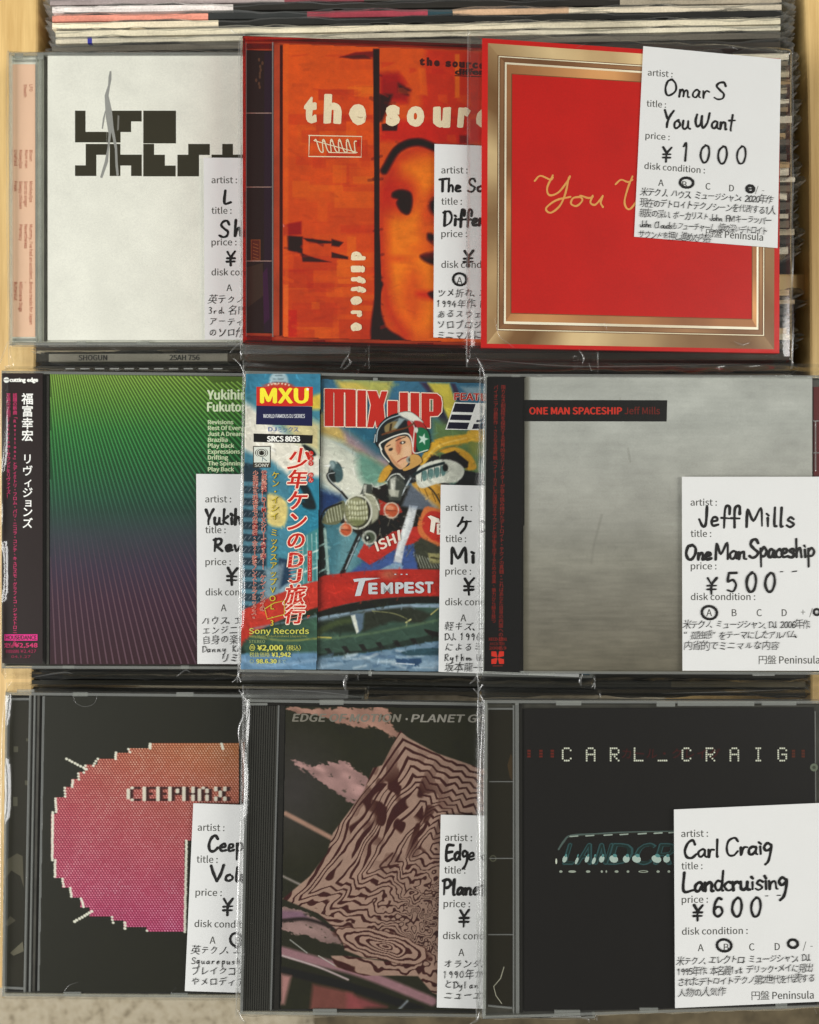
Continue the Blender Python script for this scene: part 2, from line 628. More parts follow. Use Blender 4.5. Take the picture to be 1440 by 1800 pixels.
def hand(ink, s, x, y, size, w, col, width=None, rot=0.0, slant=0.04, gap=0.06, jit=0.015):
    """hand-lettered line: left baseline point (x, y), capital height size, pen width w"""
    adv = 0
    items = []
    for ch in s:
        if ch == ' ':
            adv += 0.42
            continue
        if ch not in HF:
            adv += .5
            continue
        a, st = HF[ch]
        for q in st:
            items.append([(px + adv + random.gauss(0, jit), (py * .86 if ch in 'aceimnorsuvw' else py) + random.gauss(0, jit)) for px, py in q])
        adv += a + gap
    kx = size if width is None else width / adv
    for q in items:
        pts = []
        for px, py in q:
            u = px * kx + slant * py * size
            v = py * size
            pts.append((x + u * math.cos(rot) + v * math.sin(rot), y + u * math.sin(rot) - v * math.cos(rot)))
        ink.stroke(pts, w * random.uniform(.86, 1.12), col, taper=random.choice((0, .15, .35)))


def notes(ink, lines, x, y, pitch, size, col, rot=0.0, width=None):
    """small ball-pen notes, Japanese characters with loose shapes; lines start at (x, y) centre of the first character"""
    for k, ln in enumerate(lines):
        n = sum(0.52 if ord(c) < 0x2000 else (0.5 if c in '、。・' else 0.94) for c in ln)
        p = size if width is None or width[k] is None else width[k] / n
        cx, cy = x - math.sin(rot) * pitch * k, y + math.cos(rot) * pitch * k
        adv = 0
        for ch in ln:
            a = 0.52 if ord(ch) < 0x2000 else (0.5 if ch in '、。・' else 0.94)
            xx = cx + math.cos(rot) * (adv + a / 2) * p
            yy = cy + math.sin(rot) * (adv + a / 2) * p
            if ch != ' ':
                if ch in HF and ord(ch) < 0x2000:
                    hand(ink, ch, xx - p * .24, yy + size * .34, size * .66, 1.3, col, rot=rot, jit=0.012)
                else:
                    big = 1.02 if ord(ch) > 0x3100 else 0.88
                    ink.glyph(ch, xx, yy, size * .9 * big, col, 0.0 if ord(ch) < 0x3100 else -0.008, rot, jit=.8, sx=min(.92, p * 1.02 / (size * .9)))
            adv += a


# ------------------------------------------------------------------ painted pictures (grids of coloured points)


class Ras:
    def __init__(self, x0, y0, x1, y1, step, col):
        self.x = np.arange(x0, x1 + step * .5, step)
        self.y = np.arange(y0, y1 + step * .5, step)
        self.X, self.Y = np.meshgrid(self.x, self.y)
        self.C = np.zeros(self.X.shape + (3,)) + np.asarray(col, float)
        self.A = np.ones(self.X.shape)
        self.s = step

    def mix(self, a, col):
        col = np.asarray(col, float)
        a = np.clip(a, 0, 1)
        self.C = self.C * (1 - a[..., None]) + col * a[..., None]
        self.A = np.maximum(self.A, a)

    def _win(self, x0, y0, x1, y1):
        i0, i1 = np.searchsorted(self.y, [y0, y1])
        j0, j1 = np.searchsorted(self.x, [x0, x1])
        return slice(max(i0 - 1, 0), i1 + 1), slice(max(j0 - 1, 0), j1 + 1)

    def _blend(self, w, a, col):
        a = np.clip(a, 0, 1)
        col = np.asarray(col, float)
        self.C[w] = self.C[w] * (1 - a[..., None]) + col * a[..., None]
        self.A[w] = np.maximum(self.A[w], a)

    def poly(self, pts, col, soft=0.8, op=1.0):
        P = np.asarray(pts, float)
        m = soft * 2 + 2
        w = self._win(P[:, 0].min() - m, P[:, 1].min() - m, P[:, 0].max() + m, P[:, 1].max() + m)
        X, Y = self.X[w], self.Y[w]
        if X.size == 0:
            return
        ins = np.zeros(X.shape, bool)
        d = np.full(X.shape, 1e9)
        n = len(P)
        for i in range(n):
            a, b = P[i], P[(i + 1) % n]
            e = b - a
            L = max(e @ e, 1e-9)
            t = np.clip(((X - a[0]) * e[0] + (Y - a[1]) * e[1]) / L, 0, 1)
            d = np.minimum(d, (X - a[0] - t * e[0]) ** 2 + (Y - a[1] - t * e[1]) ** 2)
            c = (a[1] > Y) != (b[1] > Y)
            if a[1] != b[1]:
                ins ^= c & (X < (b[0] - a[0]) * (Y - a[1]) / (b[1] - a[1]) + a[0])
        d = np.sqrt(d) * np.where(ins, 1, -1)
        self._blend(w, np.clip(d / (2 * soft) + 0.5, 0, 1) * op, col)

    def spl(self, pts, col, soft=0.8, op=1.0, closed=True):
        self.poly(smooth_closed(pts), col, soft, op)

    def ell(self, cx, cy, rx, ry, col, soft=0.8, rot=0, op=1.0):
        m = max(rx, ry) + soft * 2 + 2
        w = self._win(cx - m, cy - m, cx + m, cy + m)
        X, Y = self.X[w] - cx, self.Y[w] - cy
        if X.size == 0:
            return
        u = X * math.cos(rot) + Y * math.sin(rot)
        v = -X * math.sin(rot) + Y * math.cos(rot)
        r = np.sqrt((u / rx) ** 2 + (v / ry) ** 2)
        d = (1 - r) * min(rx, ry)
        self._blend(w, np.clip(d / (2 * soft) + 0.5, 0, 1) * op, col)

    def line(self, pts, wd, col, soft=0.7, op=1.0, curve=True):
        P = np.asarray(pts, float)
        if curve and len(P) > 2:
            P = smooth_open(P)
        m = wd + soft * 2 + 2
        w = self._win(P[:, 0].min() - m, P[:, 1].min() - m, P[:, 0].max() + m, P[:, 1].max() + m)
        X, Y = self.X[w], self.Y[w]
        if X.size == 0:
            return
        d = np.full(X.shape, 1e9)
        for a, b in zip(P[:-1], P[1:]):
            e = b - a
            L = max(e @ e, 1e-9)
            t = np.clip(((X - a[0]) * e[0] + (Y - a[1]) * e[1]) / L, 0, 1)
            d = np.minimum(d, (X - a[0] - t * e[0]) ** 2 + (Y - a[1] - t * e[1]) ** 2)
        d = wd / 2 - np.sqrt(d)
        self._blend(w, np.clip(d / (2 * soft) + 0.5, 0, 1) * op, col)

    def brush(self, amp, sx=18, sy=5, rot=0.4, seed=1):
        """painterly variation"""
        u = self.X * math.cos(rot) + self.Y * math.sin(rot)
        v = -self.X * math.sin(rot) + self.Y * math.cos(rot)
        n = vnoise(u / sx, v / sy, seed) + 0.5 * vnoise(u / sx * 2.3, v / sy * 2.3, seed + 5)
        self.C = self.C * (1 + amp * (n[..., None] - 0.75))

    def daubs(self, n, r, ang=0.5, spread=1.2, wd=(1.2, 3.2), ln=(4, 13), k=(.78, 1.28), op=.45):
        """brush marks picking up the tone beneath them"""
        for _ in range(n):
            x, y = r.uniform(self.x[0], self.x[-1]), r.uniform(self.y[0], self.y[-1])
            i, j = int((y - self.y[0]) / self.s), int((x - self.x[0]) / self.s)
            c = self.C[min(i, self.C.shape[0] - 1), min(j, self.C.shape[1] - 1)].copy()
            a = ang + r.uniform(-spread, spread)
            L = r.uniform(*ln) / 2
            f = r.uniform(*k)
            self.line([(x - L * math.cos(a), y - L * math.sin(a)), (x + L * math.cos(a), y + L * math.sin(a))], r.uniform(*wd), np.clip(c * f + r.uniform(-6, 6), 0, 250), .7, op)

    def build(self, name, plane, h, mat, parent, mask=None, lift=None):
        ny, nx = self.X.shape
        P = plane.pts(self.X.ravel(), self.Y.ravel(), h if lift is None else h + lift.ravel())
        col = alb(np.clip(self.C, 0, 255)).reshape(-1, 3)
        idx = np.arange(ny * nx).reshape(ny, nx)
        q = np.stack([idx[1:, :-1], idx[1:, 1:], idx[:-1, 1:], idx[:-1, :-1]], -1).reshape(-1, 4)
        if mask is not None:
            mk = mask.ravel()
            q = q[mk[q].sum(1) >= 2]
        me = bpy.data.meshes.new(name)
        off = np.array(parent_loc(parent))
        me.vertices.add(len(P))
        me.vertices.foreach_set('co', (P - off).astype(np.float32).ravel())
        me.loops.add(q.size)
        me.loops.foreach_set('vertex_index', q.astype(np.int32).ravel())
        me.polygons.add(len(q))
        me.polygons.foreach_set('loop_start', np.arange(0, q.size, 4, dtype=np.int32))
        me.update(calc_edges=True)
        at = me.color_attributes.new('print', 'FLOAT_COLOR', 'POINT')
        at.data.foreach_set('color', np.concatenate([col, np.ones((len(col), 1))], 1).astype(np.float32).ravel())
        me.materials.append(mat)
        o = bpy.data.objects.new(name, me)
        COL.objects.link(o)
        o.parent = parent
        return o


def vnoise(x, y, seed=0):
    """smooth value noise 0..1"""
    g = np.random.default_rng(seed).random((64, 64))
    xi, yi = np.floor(x).astype(int), np.floor(y).astype(int)
    fx, fy = x - xi, y - yi
    fx, fy = fx * fx * (3 - 2 * fx), fy * fy * (3 - 2 * fy)
    a = g[yi % 64, xi % 64]
    b = g[yi % 64, (xi + 1) % 64]
    c = g[(yi + 1) % 64, xi % 64]
    d = g[(yi + 1) % 64, (xi + 1) % 64]
    return (a * (1 - fx) + b * fx) * (1 - fy) + (c * (1 - fx) + d * fx) * fy


def catmull(E, k=6):
    Q = []
    for i in range(1, len(E) - 2):
        for t in np.linspace(0, 1, k, endpoint=False):
            a, b, c, d = E[i - 1], E[i], E[i + 1], E[i + 2]
            Q.append(0.5 * ((2 * b) + (c - a) * t + (2 * a - 5 * b + 4 * c - d) * t * t + (3 * b - a - 3 * c + d) * t ** 3))
    return Q


def smooth_closed(pts):
    P = np.asarray(pts, float)
    return np.array(catmull(np.vstack([P[-1], P, P[0], P[1]])))


def smooth_open(pts):
    P = np.asarray(pts, float)
    return np.array(catmull(np.vstack([2 * P[0] - P[1], P, 2 * P[-1] - P[-2]])) + [P[-1]])

# ------------------------------------------------------------------ levels of the pile
PL = {
    'A': Plane(16, 350, -0.001, 0.030), 'B': Plane(427, 330, 0.012, 0.045), 'C': Plane(847, 340, 0.017, 0.090),
    'D': Plane(3, 900, 0.000, 0.030), 'E': Plane(430, 920, 0.0085, 0.030), 'F': Plane(852, 920, 0.017, 0.030),
    'G': Plane(10, 1480, 0.001, 0.030), 'H': Plane(430, 1500, 0.0095, 0.030), 'I': Plane(852, 1500, 0.018, 0.030),
}
LPZ = -0.0185


def flat(px, py, z):
    lam = DCAM - z
    return np.array([(px - 720) * PXM / DCAM * lam, (900 - py) * PXM / DCAM * lam, z])


def quad_flat(q, z):
    return np.array([flat(x, y, z) for x, y in q])


# ------------------------------------------------------------------ floor and wooden bin
mb = MB()
mb.add([(-3, -3, -0.34), (3, -3, -0.34), (3, 3, -0.34), (-3, 3, -0.34)], [[0, 1, 2, 3]])
fl = mb.build('floor', M['floor'])
fl['kind'] = 'structure'
mb = MB()
mb.add([flat(552, 1700, -0.33), flat(3000, 1700, -0.33), flat(3000, 3000, -0.33), flat(552, 3000, -0.33)], [[3, 2, 1, 0]])
fb = mb.build('brown_floor_area', M['brown_floor_area'])  # darker brown area of the floor, from left of the middle rightwards
fb['kind'] = 'structure'


def wood_box(name, q, z, depth, parent, bev=0.0012):
    mb = MB()
    top = quad_flat(q, z)
    mb.prism(top[::-1], depth)
    o = mb.build(name, M['wood'], parent)
    md = o.modifiers.new('bevel', 'BEVEL')
    md.width = bev
    md.segments = 2
    return o


binx = thing('record_bin', 'pale pine wooden bin holding the upright records under the discs', 'wooden bin', tuple(flat(40, 900, -0.30)))
wood_box('side_panel', [(-60, -120), (69, -120), (60, 1180), (54, 1738), (-60, 1738)], -0.024, 0.27, binx)
wood_box('side_panel', [(1412, -120), (1530, -120), (1530, 1738), (1424, 1738), (1424, 700), (1421, 240)], -0.024, 0.27, binx)
wood_box('cross_rail', [(70, 484), (1419, 481), (1419, 516), (70, 519)], -0.030, 0.02, binx)

# ------------------------------------------------------------------ upright records
_lpf = None


def record(yl, yr, xl, xr, z, label, segs, group=None, th=0.0026, text=(), film=True, base=(120, 118, 108), over=26):
    """one upright record in its jacket: only its top edge shows; yl/yr edge height in the photo at the left/right end"""
    loc = flat((xl + xr) / 2, (yl + yr) / 2, z - 0.315)
    t = thing('record', label, 'record', tuple(loc), group)
    hp = th / PXM * DCAM / (DCAM - z) / 2

    def yy(x):
        return yl + (yr - yl) * (x - xl) / (xr - xl)
    mb = MB()
    cur = xl
    S = []
    for x0, x1, c in segs:
        if x0 > cur:
            S.append((cur, x0, base))
        S.append((x0, x1, c))
        cur = x1
    if cur < xr:
        S.append((cur, xr, base))
    for x0, x1, c in S:
        q = [(x0, yy(x0) - hp), (x1, yy(x1) - hp), (x1, yy(x1) + hp), (x0, yy(x0) + hp)]
        mb.prism(quad_flat(q, z)[::-1], 0.31, np.clip(lin(c) / 0.86, 0.004, 0.85))
    mb.build('jacket', M['jacket'], t)
    if text:
        class FP:  # flat level of the jacket's top edge
            def pts(self, px, py, h=0.0):
                px = np.asarray(px, float)
                lam = DCAM - (z + np.asarray(h, float)) + 0 * px
                return np.stack([(px - 720) * PXM / DCAM * lam, (900 - np.asarray(py, float)) * PXM / DCAM * lam, DCAM - lam], -1)
        ik = Ink(FP(), 5e-5)
        for s, x, sz, c in text:
            ik.text(s, x, yy(x) + sz / 2, sz, c, kind='n', bold=.5, rot=math.atan2(yr - yl, xr - xl))
        ik.mb.build('spine_lettering', M['ink'], t)
    if film:
        # loose clear outer sleeve: open at the top, standing a little proud, its mouth wavy
        mb = MB()
        xs = np.concatenate([np.linspace(xl - over * 0.5, xr - 24, 58), xr + np.array([-12, -2]), xr + over * np.array([.2, .4, .6, .75, .87, .95, 1])])
        n = len(xs)
        ph = random.random() * 6
        for sgn in (-1, 1):
            V = []
            for i, x in enumerate(xs):
                w = hp * (1.25 + 0.55 * math.sin(i * 0.55 + ph * sgn) + 0.25 * math.sin(i * 1.7 + ph))
                end = max(0, (x - xr) / over) if x > xr else max(0, (xl - x) / (over * .5))
                w = w * math.sqrt(max(0.02, 1 - end ** 2 * 0.96))
                zt = z + 0.0012 + 0.0007 * math.sin(i * 0.31 + ph) - 0.001 * end
                top = flat(x, yy(x) + sgn * w, zt)
                mid = top + np.array([0, -sgn * 0.0003, -0.004])
                bot = top + np.array([0, 0, -0.30])
                V += [top, mid, bot]
            fs = []
            for i in range(n - 1):
                fs += [[3 * i, 3 * i + 3, 3 * i + 4, 3 * i + 1], [3 * i + 1, 3 * i + 4, 3 * i + 5, 3 * i + 2]]
            mb.add(V, fs)
        mb.build('outer_sleeve', M['lp_film'], t, smooth=True)
    return t


K = (40, 38, 34)
record(-10, -30, 88, 1372, LPZ - .002, 'record with a dull grey top edge, farthest back of all the records', [(88, 600, (130, 118, 112)), (600, 1372, (95, 88, 82))])
record(4, -14, 88, 1372, LPZ - .002, 'record with a mauve-grey top edge, second from the back', [(88, 500, (150, 138, 135)), (500, 640, (120, 60, 66)), (640, 1372, (70, 66, 60))])
record(17, 0, 92, 1374, LPZ - .001, 'record whose top edge is white at the left and black beyond', [(92, 410, (214, 206, 200)), (410, 1090, K), (1090, 1374, (160, 150, 130))])
record(33, 13, 92, 1374, LPZ - .001, 'record with a salmon, black and maroon striped top edge', [(92, 366, (214, 140, 120)), (366, 540, (44, 46, 45)), (540, 752, (142, 58, 68)), (752, 796, (38, 60, 66)), (796, 1000, (180, 150, 120)), (1000, 1374, (196, 186, 164))])
record(46, 23, 92, 1374, LPZ, 'record whose top edge is cream at the left and black beyond', [(92, 384, (216, 204, 176)), (384, 1374, (36, 36, 33))])
record(60, 37, 98, 1372, LPZ, 'record with a long cream top edge just behind the orange case', [(98, 1372, (206, 198, 172))])
record(73, 49, 98, 1372, LPZ, 'record with a thin beige top edge touching the back of the orange case', [(98, 154, (200, 192, 170)), (154, 162, (60, 60, 150)), (162, 1372, (196, 190, 168))], th=0.002)
record(87, 62, 92, 1372, LPZ, 'record with a dark grey top edge nearest the white case', [(92, 1372, (98, 94, 84))])
record(102, 79, 90, 1372, LPZ, 'record with a blackish top edge half hidden by the white case', [(90, 1372, (56, 52, 46))])
lpg = 'records whose clear sleeve corners crowd the right side of the bin'
y = 119
i = 0
while y < 618:
    if not 468 < y < 530:
        c = random.choice([(190, 178, 150), (120, 110, 92), (60, 56, 50), (214, 206, 184), (150, 132, 104), (90, 84, 74), (176, 150, 110)])
        xr = 1390 + random.gauss(0, 5)
        record(y, y - 20 + random.gauss(0, 3), 90 - (y - 119) * .05, xr, LPZ + random.gauss(0, .0012) - .001, 'record seen only as a clear sleeve corner beside the red card sleeve', [(90 - (y - 119) * .05, xr, c)], lpg, over=19 + random.gauss(0, 3), th=random.choice((.002, .0026, .0031)))
    y += 15.5
record(611, 608, 64, 1388, LPZ, 'record with a dark brown top edge close under the top row of discs', [(64, 1388, (70, 62, 50))], over=16)
record(629, 626, 64, 1388, LPZ + .0035, 'record with SHOGUN printed on its grey top edge', [(64, 86, K), (86, 400, (134, 130, 118)), (400, 1388, (58, 50, 40))],
       text=[('SHOGUN', 138, 9, (30, 28, 24)), ('25AH 756', 298, 9, (20, 18, 14))], over=16, th=0.0034, film=False)
record(649, 647, 64, 1388, LPZ, 'record with a black top edge close above the middle row of discs', [(64, 1388, (50, 46, 38))], over=16)
record(664, 662, 62, 1390, LPZ - .001, 'record with a brown top edge half under the middle row of discs', [(62, 1390, (80, 70, 56))], over=16)
record(1172, 1172, 56, 1416, LPZ, 'record with a charcoal top edge just below the middle row of discs', [(56, 1416, (44, 42, 34))], over=10)
record(1186, 1187, 56, 1416, LPZ + .0005, 'record with a jet black top edge midway between the lower rows', [(56, 110, (12, 12, 10)), (110, 1416, (34, 33, 27))], over=10)
record(1201, 1203, 56, 1416, LPZ, 'record with an olive black top edge just above the bottom row', [(56, 1180, (40, 39, 31)), (1180, 1416, (74, 68, 52))], over=10)
record(1216, 1218, 56, 1416, LPZ - .001, 'record with a dark top edge half under the bottom row of discs', [(56, 1416, (30, 29, 24))], over=10)

# ------------------------------------------------------------------ cases and sleeves
LID = 0.0013
CARD = 0.0016
FILM = 0.0021


def lerp_quad(q, a, b):
    q = np.asarray(q, float)
    a, b = np.asarray(a, float)[..., None], np.asarray(b, float)[..., None]
    return (q[0] * (1 - a) + q[1] * a) * (1 - b) + (q[3] * (1 - a) + q[2] * a) * b


def bar(mb, p, x0, y0, x1, y1, w, h, depth, x0b=None):
    """a raised rib from (x0, y0) to (x1, y1), w pixels wide"""
    d = np.array([x1 - x0, y1 - y0], float)
    d /= np.hypot(*d)
    n = np.array([-d[1], d[0]]) * w / 2
    a, b = np.array([x0, y0]), np.array([x1, y1])
    q = np.array([a + n, a - n, b - n, b + n])
    mb.prism(p.pts(q[:, 0], q[:, 1], h), depth)


def jewel_case(key, q, label, tray='black_plastic', edge='case_edge', bk=None, bcol=(235, 235, 225), ribs=(), spine=None, tabs=(), rim=True, group='plastic-cased discs laid out on the bin'):
    """q: the lid's corners, bk: the booklet's corners (photo pixels, clockwise from top left)"""
    p = PL[key]
    c = np.mean(np.asarray(q, float), 0)
    t = thing('disc_case', label, 'CD case', tuple(p.pts(c[0], c[1], -0.0085)), group)
    Q = np.asarray(q, float)
    # tray (back half of the case)
    ins = lerp_quad(Q, [.006, .994, .994, .006], [.010, .010, .990, .990])
    mb = MB()
    mb.prism(p.pts(ins[:, 0], ins[:, 1], -0.0014)[::-1], 0.0068)
    o = mb.build('tray', M[tray], t)
    md = o.modifiers.new('bevel', 'BEVEL')
    md.width = 0.0006
    md.segments = 2
    # lid: clear top sheet and four walls
    mb = MB()
    top = p.pts(Q[:, 0], Q[:, 1], LID)
    mb.add(top[::-1], [[0, 1, 2, 3]])
    lid = mb.build('lid', M['lid'], t)
    mb = MB()
    wt = 4.6
    e = wt / 620
    f = wt / 520
    outer = [(0, 0), (1, 0), (1, 1), (0, 1)]
    inner = [(e, f), (1 - e, f), (1 - e, 1 - f), (e, 1 - f)]
    for i in range(4):
        j = (i + 1) % 4
        ab = np.array([outer[i], outer[j], inner[j], inner[i]], float)
        s = lerp_quad(Q, ab[:, 0], ab[:, 1])
        mb.prism(p.pts(s[:, 0], s[:, 1], LID - 0.00015)[::-1], 0.0045)
    mb.build('rim', M[edge], lid)
    for i, (x, y, w, hh) in enumerate(tabs):
        mb = MB()
        mb.prism(p.pts([x, x + w, x + w, x], [y, y, y + hh, y + hh], LID - 0.0004)[::-1], 0.0008)
        mb.build('booklet_tab', M[edge if edge != 'case_edge' else 'case_edge'], lid)
    if ribs:
        for (x0, y0, x1, y1, w, mat) in ribs:
            mb = MB()
            bar(mb, p, x0, y0, x1, y1, w, -0.0002, 0.0012)
            mb.build('hinge_rib', M[mat], t)
    bko = None
    if bk is not None:
        B = np.asarray(bk, float)
        mb = MB()
        mb.prism(p.pts(B[:, 0], B[:, 1], 0.0)[::-1], 0.0006, alb(bcol))
        bko = mb.build('booklet', M['paper'], t)
    return t, bko


def sleeve(key, q, label, ml=8, mr=8, mt=14, mb_=12, group='clear plastic sleeves over the discs', T=0.0095, seed=0, creases=(), flap=None, bulge=0.0008, mat='film'):
    """clear bag round a case: film stretched over the top, turned down round the edges to a flat seam"""
    p = PL[key]
    Q = np.asarray(q, float)
    W_, H_ = np.hypot(*(Q[1] - Q[0])), np.hypot(*(Q[3] - Q[0]))
    c = Q.mean(0)
    t = thing('plastic_sleeve', label, 'plastic sleeve', tuple(p.pts(c[0], c[1], -T)), group)
    r = np.random.default_rng(seed)
    a = np.concatenate([-ml / W_ * np.array([1, .8, .6, .42, .26, .14, .05]), np.linspace(0, 1, 44), 1 + mr / W_ * np.array([.05, .14, .26, .42, .6, .8, 1])])
    b = np.concatenate([-mt / H_ * np.array([1, .85, .7, .55, .42, .3, .2, .1, .04]), np.linspace(0, 1, 40), 1 + mb_ / H_ * np.array([.04, .1, .2, .3, .42, .55, .7, .85, 1])])
    A, B = np.meshgrid(a, b)
    P2 = lerp_quad(Q, A, B)
    dxl, dxr = np.clip(-A * W_ / ml, 0, 1), np.clip((A - 1) * W_ / mr, 0, 1)
    dyt, dyb = np.clip(-B * H_ / mt, 0, 1), np.clip((B - 1) * H_ / mb_, 0, 1)
    dx, dy = np.maximum(dxl, dxr), np.maximum(dyt, dyb)
    d = np.clip(np.sqrt(dx ** 2 + dy ** 2), 0, 1)
    drop = T * 0.5 * (1 - np.cos(np.clip(d, 0, 1) * math.pi)) / 2 * 1.15
    nz = vnoise(A * 26 + seed, B * 5 + seed, seed + 3) - .5
    nz2 = vnoise(A * 7 + 9 + seed, B * 11, seed + 8) - .5
    wr = np.where(dy > 0, np.sin(np.clip(dy, 0, 1) * math.pi) * (nz * 0.0026 + nz2 * .0012), 0) + np.where(dx > 0, np.sin(dx * math.pi) * (nz2 * 0.0006), 0)
    inside = (d <= 0)
    wav = (vnoise(A * 6, B * 6, seed + 20) - .5) * 0.00022 * inside
    for sgn, nm in ((1, 'top_sheet'), (-1, 'back_sheet')):
        if sgn > 0:
            h = FILM - drop + wr + wav
        else:
            h = FILM - T * 1.08 - 0.0012 + np.maximum(T * 0.5 - drop * 0, 0) * 0 + (T * 1.08 * 0.5) * (1 - np.cos(d * math.pi)) / 2 + 0.0003
        base = p.pts(P2[..., 0], P2[..., 1], FILM)
        V = base.copy()
        V[..., 2] += h - FILM
        ny, nx = A.shape
        idx = np.arange(ny * nx).reshape(ny, nx)
        f = np.stack([idx[1:, :-1], idx[1:, 1:], idx[:-1, 1:], idx[:-1, :-1]], -1).reshape(-1, 4)
        m = MB()
        m.add(V.reshape(-1, 3), f.tolist())
        m.build(nm, M[mat], t, smooth=True)
    # welded seams at the two sides
    for a0, a1 in ((-ml / W_, -(ml - 2.2) / W_), (1 + (mr - 2.2) / W_, 1 + mr / W_)):
        bb = np.linspace(-mt / H_, 1 + mb_ / H_, 40)
        L = lerp_quad(Q, np.full(40, a0), bb)
        R = lerp_quad(Q, np.full(40, a1), bb)
        z = FILM - T * 0.55 + 0.0006 * np.sin(np.arange(40) * .7 + seed)
        V = np.empty((80, 3))
        V[0::2] = p.pts(L[:, 0], L[:, 1], FILM)
        V[1::2] = p.pts(R[:, 0], R[:, 1], FILM)
        V[0::2, 2] += z - FILM + .0004
        V[1::2, 2] += z - FILM + .0009
        m = MB()
        m.add(V, [[2 * i, 2 * i + 2, 2 * i + 3, 2 * i + 1] for i in range(39)])
        m.build('seam', M['film_edge'], t, smooth=True)
    if flap:
        x0, y0, x1, y1 = flap
        m = MB()
        n = 24
        xs = np.linspace(x0, x1, n)
        V = np.empty((2 * n, 3))
        V[0::2] = p.pts(xs, np.full(n, y0), FILM + .0004 + .0004 * np.sin(np.arange(n) * 1.1))
        V[1::2] = p.pts(xs, np.full(n, y1), FILM + .0003)
        V[0::2, 2] -= .002
        m.add(V, [[2 * i, 2 * i + 1, 2 * i + 3, 2 * i + 2] for i in range(n - 1)])
        m.build('flap', M['film_edge'], t, smooth=True)
    for cr in creases:
        ridge(t, p, *cr)
    return t


def ridge(parent, p, pts, w, hh=0.0007, base=None):
    """a folded crease in the film: a small tent-shaped ridge along the points"""
    P = smooth_open(np.asarray(pts, float)) if len(pts) > 2 else np.asarray(pts, float)
    T = np.gradient(P, axis=0)
    T /= np.maximum(np.hypot(T[:, 0], T[:, 1]), 1e-6)[:, None]
    Nn = np.stack([-T[:, 1], T[:, 0]], 1)
    n = len(P)
    k = np.sin(np.linspace(0.25, math.pi - 0.25, n))[:, None]
    hb = FILM + .0005 if base is None else base
    L, R = P + Nn * w / 2 * k, P - Nn * w / 2 * k
    V = np.empty((3 * n, 3))
    V[0::3] = p.pts(L[:, 0], L[:, 1], hb)
    V[1::3] = p.pts(P[:, 0], P[:, 1], hb + hh)
    V[2::3] = p.pts(R[:, 0], R[:, 1], hb)
    fs = []
    for i in range(n - 1):
        fs += [[3 * i, 3 * i + 1, 3 * i + 4, 3 * i + 3], [3 * i + 1, 3 * i + 2, 3 * i + 5, 3 * i + 4]]
    m = MB()
    m.add(V, fs)
    m.build('crease', M['film_edge'], parent, smooth=True)


INKC = (34, 32, 28)
PRN = (84, 84, 80)


def price_card(key, label, q, O, ex, ey, group='hand-written price cards', h=CARD):
    p = PL[key]
    c = np.mean(np.asarray(q, float), 0)
    t = thing('price_card', label, 'price card', tuple(p.pts(c[0], c[1], h - 0.0003)), group)
    Q = np.asarray(q, float)
    n = 9
    mb = MB()
    mb.prism(p.pts(Q[:, 0], Q[:, 1], h)[::-1], 0.0002, (0.77, 0.775, 0.77))
    card = mb.build('card', M['paper'], t)
    O, ex, ey = np.array(O, float), np.array(ex, float), np.array(ey, float)
    ik = Ink(p, h + 2e-5)
    s = np.hypot(*ex)
    exn = ex / s
    eyn = -ey / np.hypot(*ey)

    def at(u, v):
        return O + u * ex + v * ey

    def T(body, u, v, sz=11.5, w=None, col=PRN):
        a = at(u, v + sz / 2)
        ik.text(body, a[0], a[1], sz * s, col, width=None if w is None else w * s, kind='n', ex=exn, ey=-eyn, bold=.22)
    T('artist :', 15, 45, w=46)
    T('title :', 15, 100, w=36)
    T('price :', 15, 157, w=45)
    T('disk condition :', 15, 211, w=113)
    for ch, u in zip('ABCD', (47, 91, 135, 179)):
        a = at(u, 239 + 6)
        ik.text(ch, a[0], a[1], 12 * s, PRN, kind='n', ex=exn, ey=-eyn, center=True, bold=.2)
    for ch, u in (('+', 212), ('/', 226), ('-', 238)):
        a = at(u, 239 + 5)
        ik.text(ch, a[0], a[1], 12 * s, (120, 120, 116), kind='n', ex=exn, ey=-eyn, center=True)
    for ch, u in (('円', 141), ('盤', 157)):
        a = at(u, 322)
        ik.glyph(ch, a[0], a[1], 15 * s, PRN, rot=math.atan2(exn[1], exn[0]))
    T('Peninsula', 170, 322, 12.5, 71)
    ik.mb.build('printed_form', M['ink'], card)
    hk = Ink(p, h + 9e-5)
    hk.at = at
    return t, card, hk


def ring(ik, cx, cy, rx, ry, w, n=26, wob=0.06):
    a = np.linspace(-2.2, -2.2 + 2 * math.pi * 1.08, n)
    k = 1 + wob * np.sin(a * 2 + 1)
    ik.stroke([(cx + rx * math.cos(t) * kk, cy + ry * math.sin(t) * kk) for t, kk in zip(a, k)], w, INKC)

# ================================================================== row 1, left: white cover
tA, bA = jewel_case('A', [(16, 92), (640, 92), (641, 607), (17, 607)], 'clear disc case with a plain white cover and black block letters', tray='pale_tray',
                    bk=[(84, 98), (606, 98), (606, 598), (84, 598)],
                    ribs=[(64, 98, 64, 600, 3, 'case_edge'), (71, 98, 71, 600, 4, 'case_edge'), (79, 99, 79, 600, 3, 'smoke_plastic'), (22, 106, 62, 106, 3, 'case_edge'), (22, 597, 62, 597, 4, 'case_edge')],
                    tabs=[(135, 600, 16, 5), (240, 600, 22, 5), (400, 600, 16, 5), (26, 94, 14, 8), (66, 94, 10, 10)])
p = PL['A']
ik = Ink(p, 3e-5)
ik.rect(84, 98, 606, 598, (234, 233, 222))
BK = (58, 55, 44)


